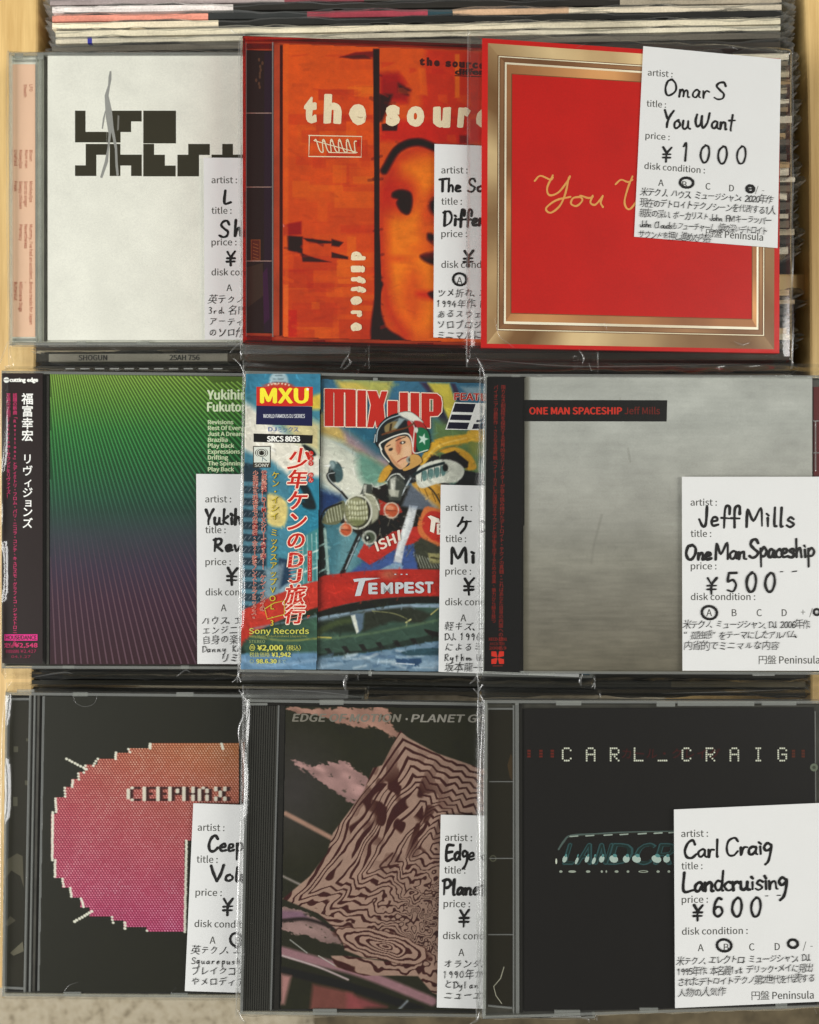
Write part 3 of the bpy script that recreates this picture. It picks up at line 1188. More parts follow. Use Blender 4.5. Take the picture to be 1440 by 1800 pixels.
def cells(ik, x0, y0, s, rows, col):
    """block letters out of unit squares, merged along each row"""
    for r, row in enumerate(rows):
        k = 0
        while k < len(row):
            if row[k] == '#':
                j = k
                while j < len(row) and row[j] == '#':
                    j += 1
                ik.rect(x0 + k * s, y0 + r * s, x0 + j * s, y0 + (r + 1) * s + (.4 if r + 1 < len(rows) else 0), col)
                k = j
            else:
                k += 1


cells(ik, 132, 194.5, 18.6, ['#..', '#..', '###'], BK)
ik.rect(188, 232, 211, 250.5, BK)
cells(ik, 193.5, 194.5, 18.6, ['###', '##.', '#..'], BK)
ik.rect(193.5, 231, 212, 250.5, BK)
cells(ik, 252, 194.5, 19.2, ['###', '###', '###'], BK)
cells(ik, 132, 253, 18.8, ['.##', '.#.', '##.'], BK)
ik.rect(152, 253, 190, 271, BK)
cells(ik, 193, 253, 18.8, ['#..', '###', '#.#'], BK)
cells(ik, 252, 253, 19, ['#..', '##.', '###'], BK)
cells(ik, 312, 253, 19, ['.##', '##.', '##.'], BK)
ik.rect(331, 253, 369, 271, BK)
cells(ik, 372, 253, 18.8, ['.#.', '###', '.#.'], BK)
cells(ik, 432, 253, 18.8, ['#.#', '###', '#.#'], BK)
GR = (150, 150, 146)
ik.poly([(193, 125), (196, 125), (196, 140), (193, 155), (191, 168), (197, 195), (200, 225), (206, 258), (207, 285), (209, 308), (205, 310), (203, 290), (202, 262), (196, 232), (192, 262), (190, 285), (180, 313), (176, 312), (184, 285), (189, 260), (191, 235), (186, 205), (184, 168), (190, 150), (191, 135)], GR)
ik.poly([(186, 195), (184, 210), (181, 227), (179, 226), (181, 208), (185, 194)], GR)
ik.poly([(207, 202), (210, 204), (209, 228), (206, 230)], (120, 118, 112))
for k in range(12):
    a = random.uniform(90, 350), random.uniform(330, 590)
    ik.ell(a[0], a[1], random.uniform(.4, 1.1), random.uniform(.4, 1.2), (214, 214, 200), 6)
ik.mb.build('cover_print', M['print'], bA)
mb = MB()
mb.prism(p.pts([22, 62, 62, 22], [113, 113, 592, 592], -0.0008)[::-1], 0.0003, alb((240, 196, 166)))
spA = mb.build('spine_card', M['paper'], tA)
spA['label'] = 'pale pink spine card with tiny red track names'
ik = Ink(p, -0.0008 + 3e-5)
RT = (176, 92, 72)
for xx, yy, s in [(55, 148, 'LFO'), (45, 148, 'Sheath'), (55, 263, 'Blown'), (47, 263, 'Mum man'), (37, 263, 'Mokeylips'), (28, 263, 'Unafraid'), (55, 318, 'Monkeylips'), (46, 318, 'Snot to singer'), (37, 318, 'Sleepy chicken'), (28, 318, 'Freak'),
                  (55, 394, "Mummy, I've had an accident..."), (46, 394, 'Nevertheless'), (37, 394, 'Premacy'), (55, 495, 'Bonus tracks for Japan'), (46, 495, '-'), (37, 495, 'Millionaire Dogs'), (28, 495, 'Butterslut')]:
    ik.text(s, xx - 3, yy, 5.2, RT, kind='n', rot=math.pi / 2, bold=.15)
ik.mb.build('spine_lettering', M['ink'], spA)

tg, cd, hk = price_card('A', 'price card on the white cover, handwriting starting L and Sh', [(358, 277), (606, 279), (608, 597), (360, 597)], (357.5, 272.4), (.97, 0), (0, .976))
hand(hk, 'L', 393, 358, 23, 4.4, INKC)
hand(hk, 'FO', 430, 358, 23, 4.4, INKC)
hand(hk, 'S', 384, 416, 28, 4.6, INKC)
hand(hk, 'heath', 411, 415, 27, 4.6, INKC, gap=.1)
hand(hk, '¥', 397, 466, 24, 4.2, INKC)
hand(hk, '500', 440, 466, 26, 4.2, INKC)
notes(hk, ['英テクノ、エレクトロニカ', '3rd、名門レーベル', 'アーティスト', 'のソロ作様'], 366, 526, 19.5, 17, INKC)
hk.mb.build('handwriting', M['ink'], cd)
sleeve('A', [(16, 92), (640, 92), (641, 607), (17, 607)], 'clear plastic sleeve over the white-covered disc case', ml=9, mt=12, mb_=38, seed=1,
       creases=[([(17, 90), (12, 120), (13, 400), (15, 590)], 3, .0008), ([(14, 600), (6, 622), (0, 640)], 3)])

# ================================================================== row 1, middle: orange case
OR = 'orange_edge'
qB = [(427, 63), (1046, 85), (1048, 618), (427, 603)]
tB, bB = jewel_case('B', qB, 'translucent orange disc case, orange cover with a blurred face', tray='orange_tray', edge=OR,
                    bcol=(120, 44, 18), bk=[(498, 78), (1034, 97), (1034, 607), (496, 592)],
                    ribs=[(479.5, 74, 479.5, 592, 2.2, 'case_edge'), (432.5, 74, 432.5, 592, 1.8, 'case_edge'), (487, 78, 486, 590, 10, 'orange_tray'), (434, 80, 478, 80, 8, OR), (434, 594, 478, 596, 9, OR)],
                    tabs=[(734, 603, 28, 5), (550, 598, 22, 5)])
p = PL['B']
mb = MB()
mb.prism(p.pts([433, 478, 478, 432], [88, 89, 586, 585], -0.0009)[::-1], 0.0003, alb((46, 22, 20)))
spB = mb.build('spine_card', M['print'], tB)
ik = Ink(p, -0.0009 + 3e-5)
ik.poly([(465, 92), (478, 92), (478, 584), (464, 584)], (48, 22, 44))
ik.poly([(462, 480), (470, 470), (474, 560), (464, 570)], (62, 28, 58))
ik.poly([(434, 470), (462, 462), (463, 520), (436, 540)], (62, 46, 40))
for yy in (198, 328, 458):
    ik.rect(433, yy, 478, yy + 1.6, (150, 120, 112))
for k in range(9):
    ik.ell(457 + random.gauss(0, 2), 105 + k * 6, 2.2, 3.5, (84, 58, 46), 8)
ik.rect(441, 421, 458, 458, (120, 66, 40))
ik.rect(442.5, 422.5, 456.5, 456.5, (88, 40, 24))
for k in range(5):
    ik.stroke([(445, 428 + k * 6), (454, 431 + k * 6)], 1.3, (130, 76, 46))
ik.mb.build('spine_lettering', M['print'], spB)

R = Ras(496, 70, 1034, 612, 1.4, (208, 92, 26))
yy = (R.Y - 78) / 515
R.C = np.array([214, 96, 26.]) * (1 - yy[..., None]) + np.array([200, 76, 22.]) * yy[..., None]
R.C *= (0.94 + 0.12 * vnoise(R.X / 40, R.Y / 55, 4))[..., None]
rr = random.Random(5)
for k in range(70):       # blocky patches of the left panel
    x, y = rr.uniform(498, 640), rr.uniform(82, 585)
    w, h = rr.uniform(14, 80), rr.uniform(8, 46)
    R.poly([(x, y), (x + w, y), (x + w, y + h), (x, y + h)], rr.choice([(222, 118, 38), (196, 66, 20), (214, 100, 30), (176, 52, 18), (228, 126, 46), (205, 84, 24)]), .6, rr.uniform(.25, .6))
for k in range(14):
    x, y = rr.uniform(498, 655), rr.uniform(82, 585)
    R.line([(x, y), (x + rr.uniform(20, 60), y + rr.uniform(-3, 3))], rr.uniform(1, 3), (180, 60, 18), 1.2, .4)
R.poly([(596, 101), (625, 92), (656, 90), (656, 101)], (120, 26, 16), 1.5)
R.poly([(598, 100), (640, 96), (656, 104), (620, 104)], (70, 18, 14), 1.2, .8)
R.poly([(499, 395), (530, 389), (530, 412), (499, 414)], (150, 30, 18), 2)
R.poly([(504, 414), (532, 416), (532, 446), (506, 440)], (48, 18, 14), 1.5)
R.poly([(532, 418), (583, 424), (583, 428), (560, 428), (540, 424)], (52, 18, 12), 1.2)
R.poly([(583, 420), (604, 426), (596, 434), (583, 432)], (52, 18, 12), 1.5)
R.poly([(530, 445), (553, 453), (583, 461), (532, 460)], (60, 22, 14), 1.2)
R.poly([(583, 443), (612, 451), (612, 456), (583, 453)], (60, 20, 12), 1)
R.poly([(498, 500), (507, 500), (507, 592), (498, 592)], (232, 120, 50), 1.5, .8)
R.poly([(507, 545), (522, 545), (522, 592), (507, 592)], (190, 44, 22), 1, .8)
R.poly([(499, 80), (507, 80), (507, 500), (499, 500)], (226, 112, 44), 2, .5)
R.line([(492, 300), (492, 380), (499, 398)], 2, (230, 150, 140), 1)
# right panel
R.poly([(668, 80), (1034, 90), (1034, 612), (668, 605)], (210, 92, 26), .6)
R.poly([(750, 84), (850, 90), (850, 250), (742, 240), (740, 150)], (196, 56, 16), 6, .9)
R.poly([(668, 130), (700, 128), (720, 160), (716, 180), (668, 176)], (150, 26, 14), 7)
R.poly([(700, 146), (722, 158), (718, 168), (700, 162)], (58, 26, 20), 3)
R.poly([(700, 210), (850, 220), (850, 256), (668, 248), (668, 225)], (196, 46, 18), 5, .9)
R.poly([(800, 95), (808, 95), (808, 172), (800, 172)], (224, 124, 36), 1.2, .8)
R.poly([(736, 120), (748, 120), (752, 168), (738, 166)], (222, 110, 36), 2, .7)
R.poly([(666, 165), (690, 166), (686, 180), (672, 214), (666, 214)], (50, 26, 18), 3)
R.poly([(671, 218), (700, 214), (698, 230), (672, 230)], (56, 24, 18), 1.2)
R.poly([(808, 238), (822, 238), (824, 252), (808, 252)], (120, 24, 20), 2)
R.line([(676, 300), (700, 262), (735, 250), (775, 262), (830, 262)], 13, (40, 20, 14), 3)
for k in range(16):
    x, y = rr.uniform(670, 830), rr.uniform(100, 250)
    R.poly([(x, y), (x + rr.uniform(8, 30), y), (x + rr.uniform(8, 30), y + rr.uniform(4, 22)), (x, y + 10)], rr.choice([(222, 104, 32), (186, 42, 16)]), 1, .35)
# face
R.spl([(672, 330), (690, 280), (730, 262), (800, 262), (860, 280), (862, 560), (800, 602), (712, 590), (678, 540), (668, 430)], (222, 110, 30), 8)
R.spl([(690, 320), (740, 285), (820, 285), (840, 330), (830, 500), (760, 575), (700, 550), (680, 450)], (238, 142, 40), 14, .9)
R.line([(690, 300), (674, 360), (672, 450), (684, 540), (712, 588)], 16, (176, 38, 14), 13, .75)
R.line([(690, 285), (735, 262), (800, 264), (850, 280)], 14, (186, 46, 16), 12, .7)
R.spl([(724, 470), (744, 500), (740, 560), (716, 560), (704, 520)], (206, 74, 20), 14, .6)
R.spl([(742, 372), (760, 380), (764, 430), (740, 420), (736, 395)], (206, 78, 22), 10, .6)
R.ell(700, 342, 34, 36, (186, 44, 14), 14, 0, .8)
R.spl([(692, 338), (706, 334), (722, 340), (724, 360), (718, 376), (706, 372), (698, 358), (700, 350), (690, 346)], (44, 20, 14), 3)
R.ell(776, 362, 34, 34, (210, 70, 20), 10, 0, .7)
R.ell(776, 362, 22, 18, (44, 20, 14), 4)
R.spl([(752, 410), (764, 414), (764, 430), (752, 422)], (48, 18, 14), 3)
R.ell(700, 455, 24, 6, (214, 84, 24), 5, 0, .7)
R.spl([(738, 450), (764, 442), (800, 446), (790, 466), (756, 464)], (50, 18, 14), 3)
R.ell(762, 438, 34, 12, (214, 74, 20), 8, 0, .45)
R.spl([(735, 512), (764, 512), (800, 520), (764, 528), (735, 522)], (196, 44, 16), 6, .8)
R.spl([(752, 516), (764, 512), (790, 520), (764, 526)], (56, 18, 14), 2.5)
R.poly([(666, 480), (670, 484), (674, 500), (668, 520), (664, 520)], (44, 20, 14), 2)
R.spl([(660, 520), (668, 540), (680, 575), (705, 592), (720, 608), (655, 608)], (44, 18, 14), 2.5)
R.poly([(656, 86), (667, 86), (667, 400), (670, 490), (668, 606), (659, 606), (658, 300)], (44, 18, 12), 1)
R.daubs(500, rr, .1, .5, (2, 7), (6, 26), (.86, 1.14), .35)
R.poly([(656, 86), (667, 86), (667, 400), (670, 490), (668, 606), (659, 606), (658, 300)], (44, 18, 12), 1)
R.spl([(692, 338), (706, 334), (722, 340), (724, 360), (718, 376), (706, 372), (698, 358), (700, 350), (690, 346)], (44, 20, 14), 3)
R.line([(676, 300), (700, 262), (735, 250), (775, 262), (830, 262)], 12, (40, 20, 14), 3)
R.C *= np.array([.97, .84, .90])
R.brush(.06, 9, 9, 0, 3)
R.build('cover_print', p, 4e-5, M['print'], bB, mask=(R.Y > 78 + (R.X - 498) * .0356) & (R.Y < 592 + (R.X - 498) * .026) & (R.X > 497.5))
ik = Ink(p, 1.2e-4)
CR = (232, 214, 180)


def torn(ik, ch, x, y, size, w, col, rot=0.04, off=.035):
    ik.text(ch, x, y, size, col, width=w, offset=off, rot=rot, rough=.45, bold=1.5)


for ch, x, w, s in [('t', 535, 20, 44), ('h', 570, 28, 44), ('e', 615, 27, 43), ('s', 679, 22, 43), ('o', 716, 28, 43), ('u', 762, 28, 43), ('r', 805, 20, 43), ('c', 838, 26, 43), ('e', 876, 26, 43)]:
    torn(ik, ch, x, 212 + (x - 535) * .033, s, w, CR, off=.045)
for ch, x in [('t', 738), ('h', 751), ('e', 764), ('s', 784), ('o', 796), ('u', 808), ('r', 820), ('c', 831), ('e', 843)]:
    ik.text(ch, x, 114 + (x - 738) * .06, 13, (70, 18, 16), width=8, offset=.03, bold=.8)
ik.text('differ', 800, 131, 10, (60, 22, 20), width=52, offset=.02, bold=.5)
ik.stroke([(800, 133), (848, 135)], 1.6, (70, 24, 20))
ik.stroke([(543, 238), (636, 240), (635, 276), (543, 275), (544, 239)], 1.8, CR, smooth=False)
for k in range(5):
    x = 553 + k * 14
    ik.stroke([(x, 247), (x + 3, 246), (x + 9, 264), (x + 15, 267), (x + 14, 250), (x + 18, 248)], 1.9, CR)
ik.stroke([(552, 247), (628, 268)], 1.4, CR, smooth=False)
ik.stroke([(578, 268), (626, 269)], 1.4, CR, smooth=False)
ik.rect(628, 246, 631, 258, (190, 40, 20))
for ch, yy_ in zip('different', [446, 471, 490, 507, 525, 550, 571, 590, 606]):
    if yy_ > 580:
        break
    ik.text(ch, 620, yy_ - 3, 20, CR, width=13 if ch in 'de' else 10, rot=math.pi / 2, offset=.04, rough=.4, bold=1.8)
ik.mb.build('cover_lettering', M['print'], bB)
tg, cd, hk = price_card('B', 'price card on the orange cover, handwriting starting The Sou', [(764, 253), (1010, 262), (1008, 602), (762, 593)], (761, 254), (1, .0), (0, 1.0))
hand(hk, 'The Source', 771, 337, 23, 4.2, INKC, width=126)
hand(hk, 'Different Jou', 779, 397, 27, 4.6, INKC, width=158)
hand(hk, '¥', 814, 467, 26, 4.2, INKC)
hand(hk, '500', 862, 467, 28, 4.2, INKC)
ring(hk, 808, 491, 11, 11, 4)
notes(hk, ['ツメ折れ、スレ', '1994年作、Robert', 'あるスウェーデン', 'ソロプロジェクト', 'ミニマルに優得'], 768, 515, 18.5, 17, INKC, rot=.01)
hk.mb.build('handwriting', M['ink'], cd)
sleeve('B', qB, 'clear plastic sleeve over the orange disc case', ml=8, mt=14, mb_=26, seed=2,
       creases=[([(426, 66), (421, 100), (422, 400), (424, 600)], 5, .0012), ([(418, 60), (410, 55), (404, 50)], 4), ([(422, 602), (412, 612), (404, 620)], 3), ([(614, 622), (606, 634), (600, 646)], 4)],
       flap=(424, 608, 616, 622))

# ================================================================== row 1, right: red card sleeve
p = PL['C']
qC = np.array([(848, 67), (1371, 103), (1370, 621), (846, 611)], float)
cC = qC.mean(0)
tC = thing('card_sleeve', 'red square card sleeve with a gold picture-frame border', 'CD sleeve', tuple(p.pts(cC[0], cC[1], -0.002)))
mb = MB()
mb.prism(p.pts(qC[:, 0], qC[:, 1], 0)[::-1], 0.0024, alb((186, 38, 35)))
body = mb.build('card_body', M['print'], tC)
ik = Ink(p, 3e-5)


def qin(i0, i1, i2, i3):
    """corners moved in by left, top, right, bottom pixels"""
    a = np.array([i0 / 523, 1 - i2 / 523, 1 - i2 / 523, i0 / 523])
    b = np.array([i1 / 530, i1 / 530, 1 - i3 / 530, 1 - i3 / 530])
    return lerp_quad(qC, a, b)


def strip(ik, A, B, cols_top, cols_left=None, n=14):
    """four mitred gold mouldings between corner sets A (outer) and B (inner), tone changing along the foil"""
    for i in range(4):
        j = (i + 1) % 4
        for k in range(n):
            t0, t1 = k / n, (k + 1) / n
            q = [A[i] * (1 - t0) + A[j] * t0, A[i] * (1 - t1) + A[j] * t1, B[i] * (1 - t1) + B[j] * t1, B[i] * (1 - t0) + B[j] * t0]
            c0, c1 = cols_top(i, t0), cols_top(i, t1)
            ik.poly(q, np.array([alb(c0), alb(c1), alb(c1), alb(c0)]), raw=True)
            ik.h -= 1e-6
        ik.h += 1e-6


def foil(seed, a, b):
    def f(i, t):
        k = vnoise(np.array([t * 5 + i * 7.3 + seed]), np.array([seed * 1.7]), 2)[0]
        k = min(1, max(0, (k - .5) * 1.5 + .5))
        return np.array(a) * (1 - k) + np.array(b) * k
    return f


gk = Ink(p, 3e-5)
C0 = qin(10, 8, 9, 7)
C1, C2, C3, C4, C5 = qin(28, 28, 26, 30), qin(31, 31, 29, 33), qin(39, 38, 36, 41), qin(43, 42, 40, 46), qin(52, 58, 48, 60)
strip(gk, C0, C1, foil(1, (112, 80, 50), (226, 200, 150)))
strip(gk, C1, C2, foil(2, (235, 228, 200), (214, 204, 170)))
strip(gk, C2, C3, foil(3, (120, 84, 56), (160, 120, 84)))
strip(gk, C3, C4, foil(4, (236, 230, 206), (220, 206, 176)))
strip(gk, C4, C5, foil(5, (206, 150, 96), (132, 86, 56)))
gf = gk.mb.build('gold_frame_print', M['gold'], body)
ik = Ink(p, gk.h + 2e-5)
q5 = C5
ik.poly(q5, (182, 37, 33))
for i in range(4):
    j = (i + 1) % 4
    for A_, off in ((C1, 0), (C2, 0), (C3, 0), (C5, 0)):
        ik.stroke([A_[i], A_[j]], 1.2, (112, 76, 50), smooth=False)
GO = (210, 150, 84)


def S(*pts, w=3.4, c=GO):
    ik.stroke(pts, w, c)


S((940, 318), (950, 309), (968, 316), (972, 312), w=3)
S((972, 308), (962, 330), (966, 343), (982, 338), (998, 318), (1002, 310))
S((1000, 312), (994, 340), (984, 362), (968, 374), (960, 366), (978, 352), (1003, 346))
S((1022, 346), (1008, 348), (1004, 358), (1014, 362), (1024, 352), (1020, 344), (1034, 348), (1042, 346))
S((1042, 344), (1038, 356), (1046, 360), (1056, 350), (1060, 344), (1056, 356), (1060, 364))
S((1082, 324), (1092, 316), (1104, 320), (1112, 316), w=3)
S((1112, 310), (1104, 330), (1098, 356), (1106, 368), (1120, 352), (1138, 314))
S((1138, 314), (1130, 350), (1140, 364), (1160, 340), (1168, 312))
ik.mb.build('cover_lettering', M['print'], body)
qt = [(1131, 81), (1373, 104), (1367, 436), (1115, 416)]
tg, cd, hk = price_card('C', 'price card with ¥1000 at the top right of the red card sleeve', qt, (1126.5, 81.4), (.94, .072), (-.036, .988), h=0.0006)
r5 = .062
hand(hk, 'Omar', 1166, 168, 30, 3.6, INKC, width=82, rot=r5)
hand(hk, 'S', 1254, 174, 31, 3.8, INKC, rot=r5)
hand(hk, 'You', 1165, 224, 31, 4.2, INKC, width=50, rot=r5)
hand(hk, 'Want', 1222, 224, 28, 4.0, INKC, width=70, rot=r5)
hand(hk, '¥', 1164, 283, 24, 3.6, INKC, rot=.02)
for x, y_, c in ((1198, 283, '1'), (1229, 286, '0'), (1260, 288, '0'), (1293, 288, '0')):
    hand(hk, c, x, y_, 32, 3.8, INKC, rot=.03, jit=.004)
ring(hk, 1207, 321, 11, 9, 4.6)
ring(hk, 1319, 332, 6, 6, 5)
hk.stroke([(1317, 332), (1322, 332)], 3, INKC)
notes(hk, ['米テクノ、ハウス、ミュージシャン、2020年作', '現在のデトロイトテクノシーンを代表する1人', '親友の深い、ボーカリストJohn FM、キーラッパー', 'John Cloudsもフューチャーし、懐の深いデトロイト', 'サウンドを押し進めた内容'], 1127, 337, 18.6, 17, INKC, rot=.062, width=[232, 238, 232, 226, 128])
hk.mb.build('handwriting', M['ink'], cd)
sleeve('C', [(830, 60), (1388, 92), (1388, 626), (828, 622)], 'clear plastic sleeve over the red card sleeve', ml=8, mr=9, mt=12, mb_=22, T=0.004, seed=3,
       creases=[([(870, 560), (878, 590), (895, 604), (905, 612)], 2.2, .0003, .0009), ([(1018, 615), (1026, 628), (1024, 640)], 4, .0008, .0006), ([(1290, 600), (1305, 606), (1318, 602)], 4, .0004, .0009), ([(1062, 566), (1068, 580)], 3, .0004, .0009), ([(1014, 84), (1032, 76)], 4, .0004, .0009)])

# ================================================================== row 2, left: green lined cover
qD = [(3, 652), (622, 658), (622, 1177), (3, 1175)]
tD, bD = jewel_case('D', qD, 'clear disc case with a green to purple lined cover', tray='smoke_plastic', bcol=(60, 70, 40), bk=[(88, 657), (608, 665), (608, 1168), (88, 1168)],
                    ribs=[(78, 660, 78, 1168, 3, 'black_plastic'), (84, 660, 84, 1168, 4, 'smoke_plastic')],
                    tabs=[(110, 1170, 20, 5), (318, 1170, 14, 6), (455, 1171, 16, 6)] + [(115 + k * 26, 647, 16, 2) for k in range(11)])
p = PL['D']
ik = Ink(p, 3e-5)


def Dbg(x, y):
    st = [(655, (122, 154, 64)), (705, (92, 140, 58)), (760, (54, 122, 60)), (820, (42, 104, 60)), (880, (44, 84, 64)), (940, (58, 66, 72)), (1000, (62, 52, 70)), (1060, (64, 42, 58)), (1170, (58, 36, 42))]
    for (a, ca), (b, cb) in zip(st[:-1], st[1:]):
        if y <= b:
            t = max(0, (y - a) / (b - a))
            return np.array(ca) * (1 - t) + np.array(cb) * t
    return np.array(st[-1][1], float)


for y0 in range(655, 1168, 9):
    y1 = min(y0 + 9, 1168)
    for x0 in (88, 218, 348, 478):
        x1 = x0 + 130
        ok = [(x0, max(y0, 657 + (x0 - 88) * .0154)), (x1, max(y0, 657 + (x1 - 88) * .0154)), (x1, y1), (x0, y1)]
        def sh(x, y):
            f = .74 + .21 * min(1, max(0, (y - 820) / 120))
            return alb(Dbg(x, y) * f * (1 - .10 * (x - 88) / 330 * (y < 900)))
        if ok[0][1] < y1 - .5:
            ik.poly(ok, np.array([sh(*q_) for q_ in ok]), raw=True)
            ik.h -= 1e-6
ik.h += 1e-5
cx0, cy0 = 60., 380.
k = 0
th = 0.02
while th < 1.15:
    d = np.array([math.sin(th), math.cos(th)])
    pts = []
    r0 = max((658 - cy0) / d[1], (89 - cx0) / max(d[0], 1e-3))
    r0 = max(r0, (657 + (cx0 + d[0] * r0 - 88) * .0154 + 1 - cy0) / d[1])
    r1 = min((1167 - cy0) / d[1], (607 - cx0) / max(d[0], 1e-3))
    for rad in np.linspace(r0 + .1, max(r1, r0 + 1) - .1, 22):
        q_ = np.array([cx0, cy0]) + d * rad
        pts.append((q_, rad))
    seg = []
    for q_, rad in pts:
        if 88.5 < q_[0] < 607 and 657 + (q_[0] - 88) * .0154 + 1 < q_[1] < 1167:
            seg.append((q_, rad))
    if len(seg) > 1:
        n_ = np.array([d[1], -d[0]])
        V, C = [], []
        for q_, rad in seg:
            w = rad * 0.0142 * (.2 if q_[1] < 900 else .12)
            b_ = Dbg(*q_)
            if q_[1] < 930:
                c_ = np.minimum(b_ * 1.10 + 6, 225)
                kk = 1 - max(0, (q_[1] - 840) / 90)
                c_ = c_ * kk + b_ * (1 - kk)
            else:
                kk = min(1, (q_[1] - 930) / 120)
                c_ = b_ * (1 - kk) + np.array((92, 68, 78)) * kk
            V += [q_ + n_ * w, q_ - n_ * w]
            C += [alb(c_), alb(c_)]
        V = np.array(V)
        ik.mb.add(p.pts(V[:, 0], V[:, 1], ik.h + 3e-6), [[2 * i, 2 * i + 1, 2 * i + 3, 2 * i + 2] for i in range(len(seg) - 1)], np.array(C))
    th += 0.0142
ik.h += 3e-5
TX = (220, 232, 196)
ik.text('Yukihiro', 365, 702, 16, TX, width=76, kind='n', bold=.9)
ik.text('Fukutomi', 365, 723, 15.5, TX, width=80, kind='n', bold=.9)
for k, s in enumerate(['Revisions', 'Rest Of Everything', 'Just A Dream', 'Brazilia', 'Play Back', 'Expressions', 'Drifting', 'The Spinning Wheel', 'Play Back']):
    v, _ = glyphs(s, 'n')
    ik.text(s, 366, 745.5 + k * 10.35, 7, (206, 222, 180), width=(v[:, 0].max() - v[:, 0].min()) * 7 / cap('n') * 1.08, kind='n', bold=.5)
ik.mb.build('cover_print', M['print'], bD)
mb = MB()
mb.prism(p.pts([4, 75, 75, 4], [656, 656, 1167, 1166], LID + .0002)[::-1], 0.0002, alb((42, 34, 28)))
obD = mb.build('paper_band', M['print'], tD)
obD['label'] = 'black paper band with white and pink Japanese lettering'
ik = Ink(p, LID + .0002 + 3e-5)
ik.ell(11.5, 668, 5, 5, (236, 236, 230))
ik.rect(7, 667, 16, 668.4, (50, 42, 36))
ik.text('cutting edge', 17.5, 671, 7, (236, 236, 230), width=49, bold=.7)
for s, y_ in zip('福富幸宏', (701.5, 723, 744.5, 766)):
    ik.glyph(s, 48.5, y_, 18.5, (240, 238, 232), .02)
for s, y_ in zip('リヴィジョンズ', (807, 828, 848, 866, 883, 900, 920)):
    ik.glyph(s, 48.5 if s not in 'ィョ' else 50, y_, 17 if s not in 'ィョ' else 16, (240, 238, 232), .016)
PK = (196, 52, 104)
ik.vert('話題の新曲「Revisions」とディミトリ・フロム・パリ、ニコラ・コンテ、キュビズモ・グラフィコ、ジャズトロニック等', 26.5, 695, 7.55, 7, PK, .01)
ik.vert('至高の才能がFukutomiサウンドをリヴァイズ！', 15, 695, 7.4, 7, PK, .01)
ik.rect(8, 1115, 66, 1126, (216, 44, 132))
ik.text('HOUSE/DANCE', 10, 1124.2, 7.2, (60, 26, 36), width=54, bold=.35)
ik.glyph('定', 12, 1134.5, 8, PK, .01)
ik.glyph('価', 20.5, 1134.5, 8, PK, .01)
ik.text('¥2,548', 26, 1138, 7.5, PK, width=40, bold=.3)
for k, s in enumerate('税抜価格'):
    ik.glyph(s, 13 + k * 6, 1145, 6, (150, 40, 78))
ik.text('¥2,427', 36, 1147.5, 5.5, (150, 40, 78), width=28)
ik.text('04.1.27', 20, 1156.5, 4.5, (140, 38, 70), width=34)
ik.mb.build('band_lettering', M['ink'], obD)
tg, cd, hk = price_card('D', 'price card on the green cover, handwriting starting Yukih', [(345, 833), (597, 835), (598, 1168), (347, 1167)], (346, 833), (.985, 0), (.004, .985))
hand(hk, 'Yukihiro', 360, 922, 27, 4.8, INKC, width=98)
hand(hk, 'Revisions', 375, 969, 23, 4.8, INKC, width=130)
hand(hk, '¥', 398, 1027, 28, 4.4, INKC)
hand(hk, '600', 446, 1026, 30, 4.4, INKC)
notes(hk, ['ハウス、エレクトロ', 'エンジニア、DJ', '自身の楽曲7曲', 'Danny Krivit', '　　リミックス'], 354, 1092, 16.4, 17, INKC, rot=-.02)
hk.mb.build('handwriting', M['ink'], cd)
sleeve('D', qD, 'clear plastic sleeve over the green and purple disc case', ml=3, mt=12, mb_=22, seed=4,
       creases=[([(3, 660), (0, 800), (1, 1160)], 3, .001), ([(128, 1184), (110, 1182), (60, 1190)], 3), ([(335, 1182), (326, 1178), (310, 1190)], 3)])

# ================================================================== row 2, middle: painted rider cover
qE = [(431, 652), (1048, 667), (1042, 1192), (422, 1181)]
tE, bE = jewel_case('E', qE, 'clear disc case with a painted motorcycle rider cover', tray='smoke_plastic', bcol=(70, 90, 100), bk=[(566, 667), (1036, 679), (1030, 1185), (558, 1176)],
                    ribs=[(563.5, 664, 556.5, 1176, 5, 'black_plastic')],
                    tabs=[(656, 664, 8, 5), (648, 1179, 5, 9), (500, 1178, 20, 4)])
p = PL['E']
R = Ras(557, 665, 1036, 1186, 1.15, (56, 110, 136))
R.C = np.array([52, 104, 134.]) + 0 * R.C
P_ = R.poly
R.spl([(560, 760), (640, 800), (700, 850), (700, 900), (640, 890), (560, 850)], (196, 200, 184), 12)
R.spl([(560, 790), (600, 805), (650, 850), (640, 880), (580, 850)], (214, 214, 198), 10)
P_([(560, 720), (600, 748), (700, 812), (672, 820), (600, 775), (560, 762)], (190, 160, 86), 6)
P_([(600, 750), (690, 806), (680, 822), (610, 780)], (150, 126, 140), 5, .9)
P_([(560, 700), (580, 735), (660, 800), (700, 812), (690, 730), (640, 700)], (34, 92, 116), 7, .8)
R.spl([(630, 800), (665, 812), (690, 845), (640, 850)], (76, 136, 116), 8, .8)
P_([(590, 668), (690, 670), (680, 700), (600, 690)], (206, 182, 78), 6)
P_([(620, 668), (700, 676), (660, 692)], (150, 160, 80), 4, .7)
P_([(738, 672), (752, 672), (775, 700), (770, 712)], (60, 46, 72), 3)
P_([(752, 673), (790, 674), (804, 714), (812, 740), (790, 745), (778, 715)], (202, 184, 62), 3)
P_([(792, 674), (800, 674), (812, 700), (806, 710)], (54, 46, 70), 2)
P_([(775, 712), (792, 745), (786, 760), (770, 735)], (44, 42, 60), 3)
P_([(810, 680), (850, 680), (850, 700), (826, 700)], (140, 166, 176), 3, .8)
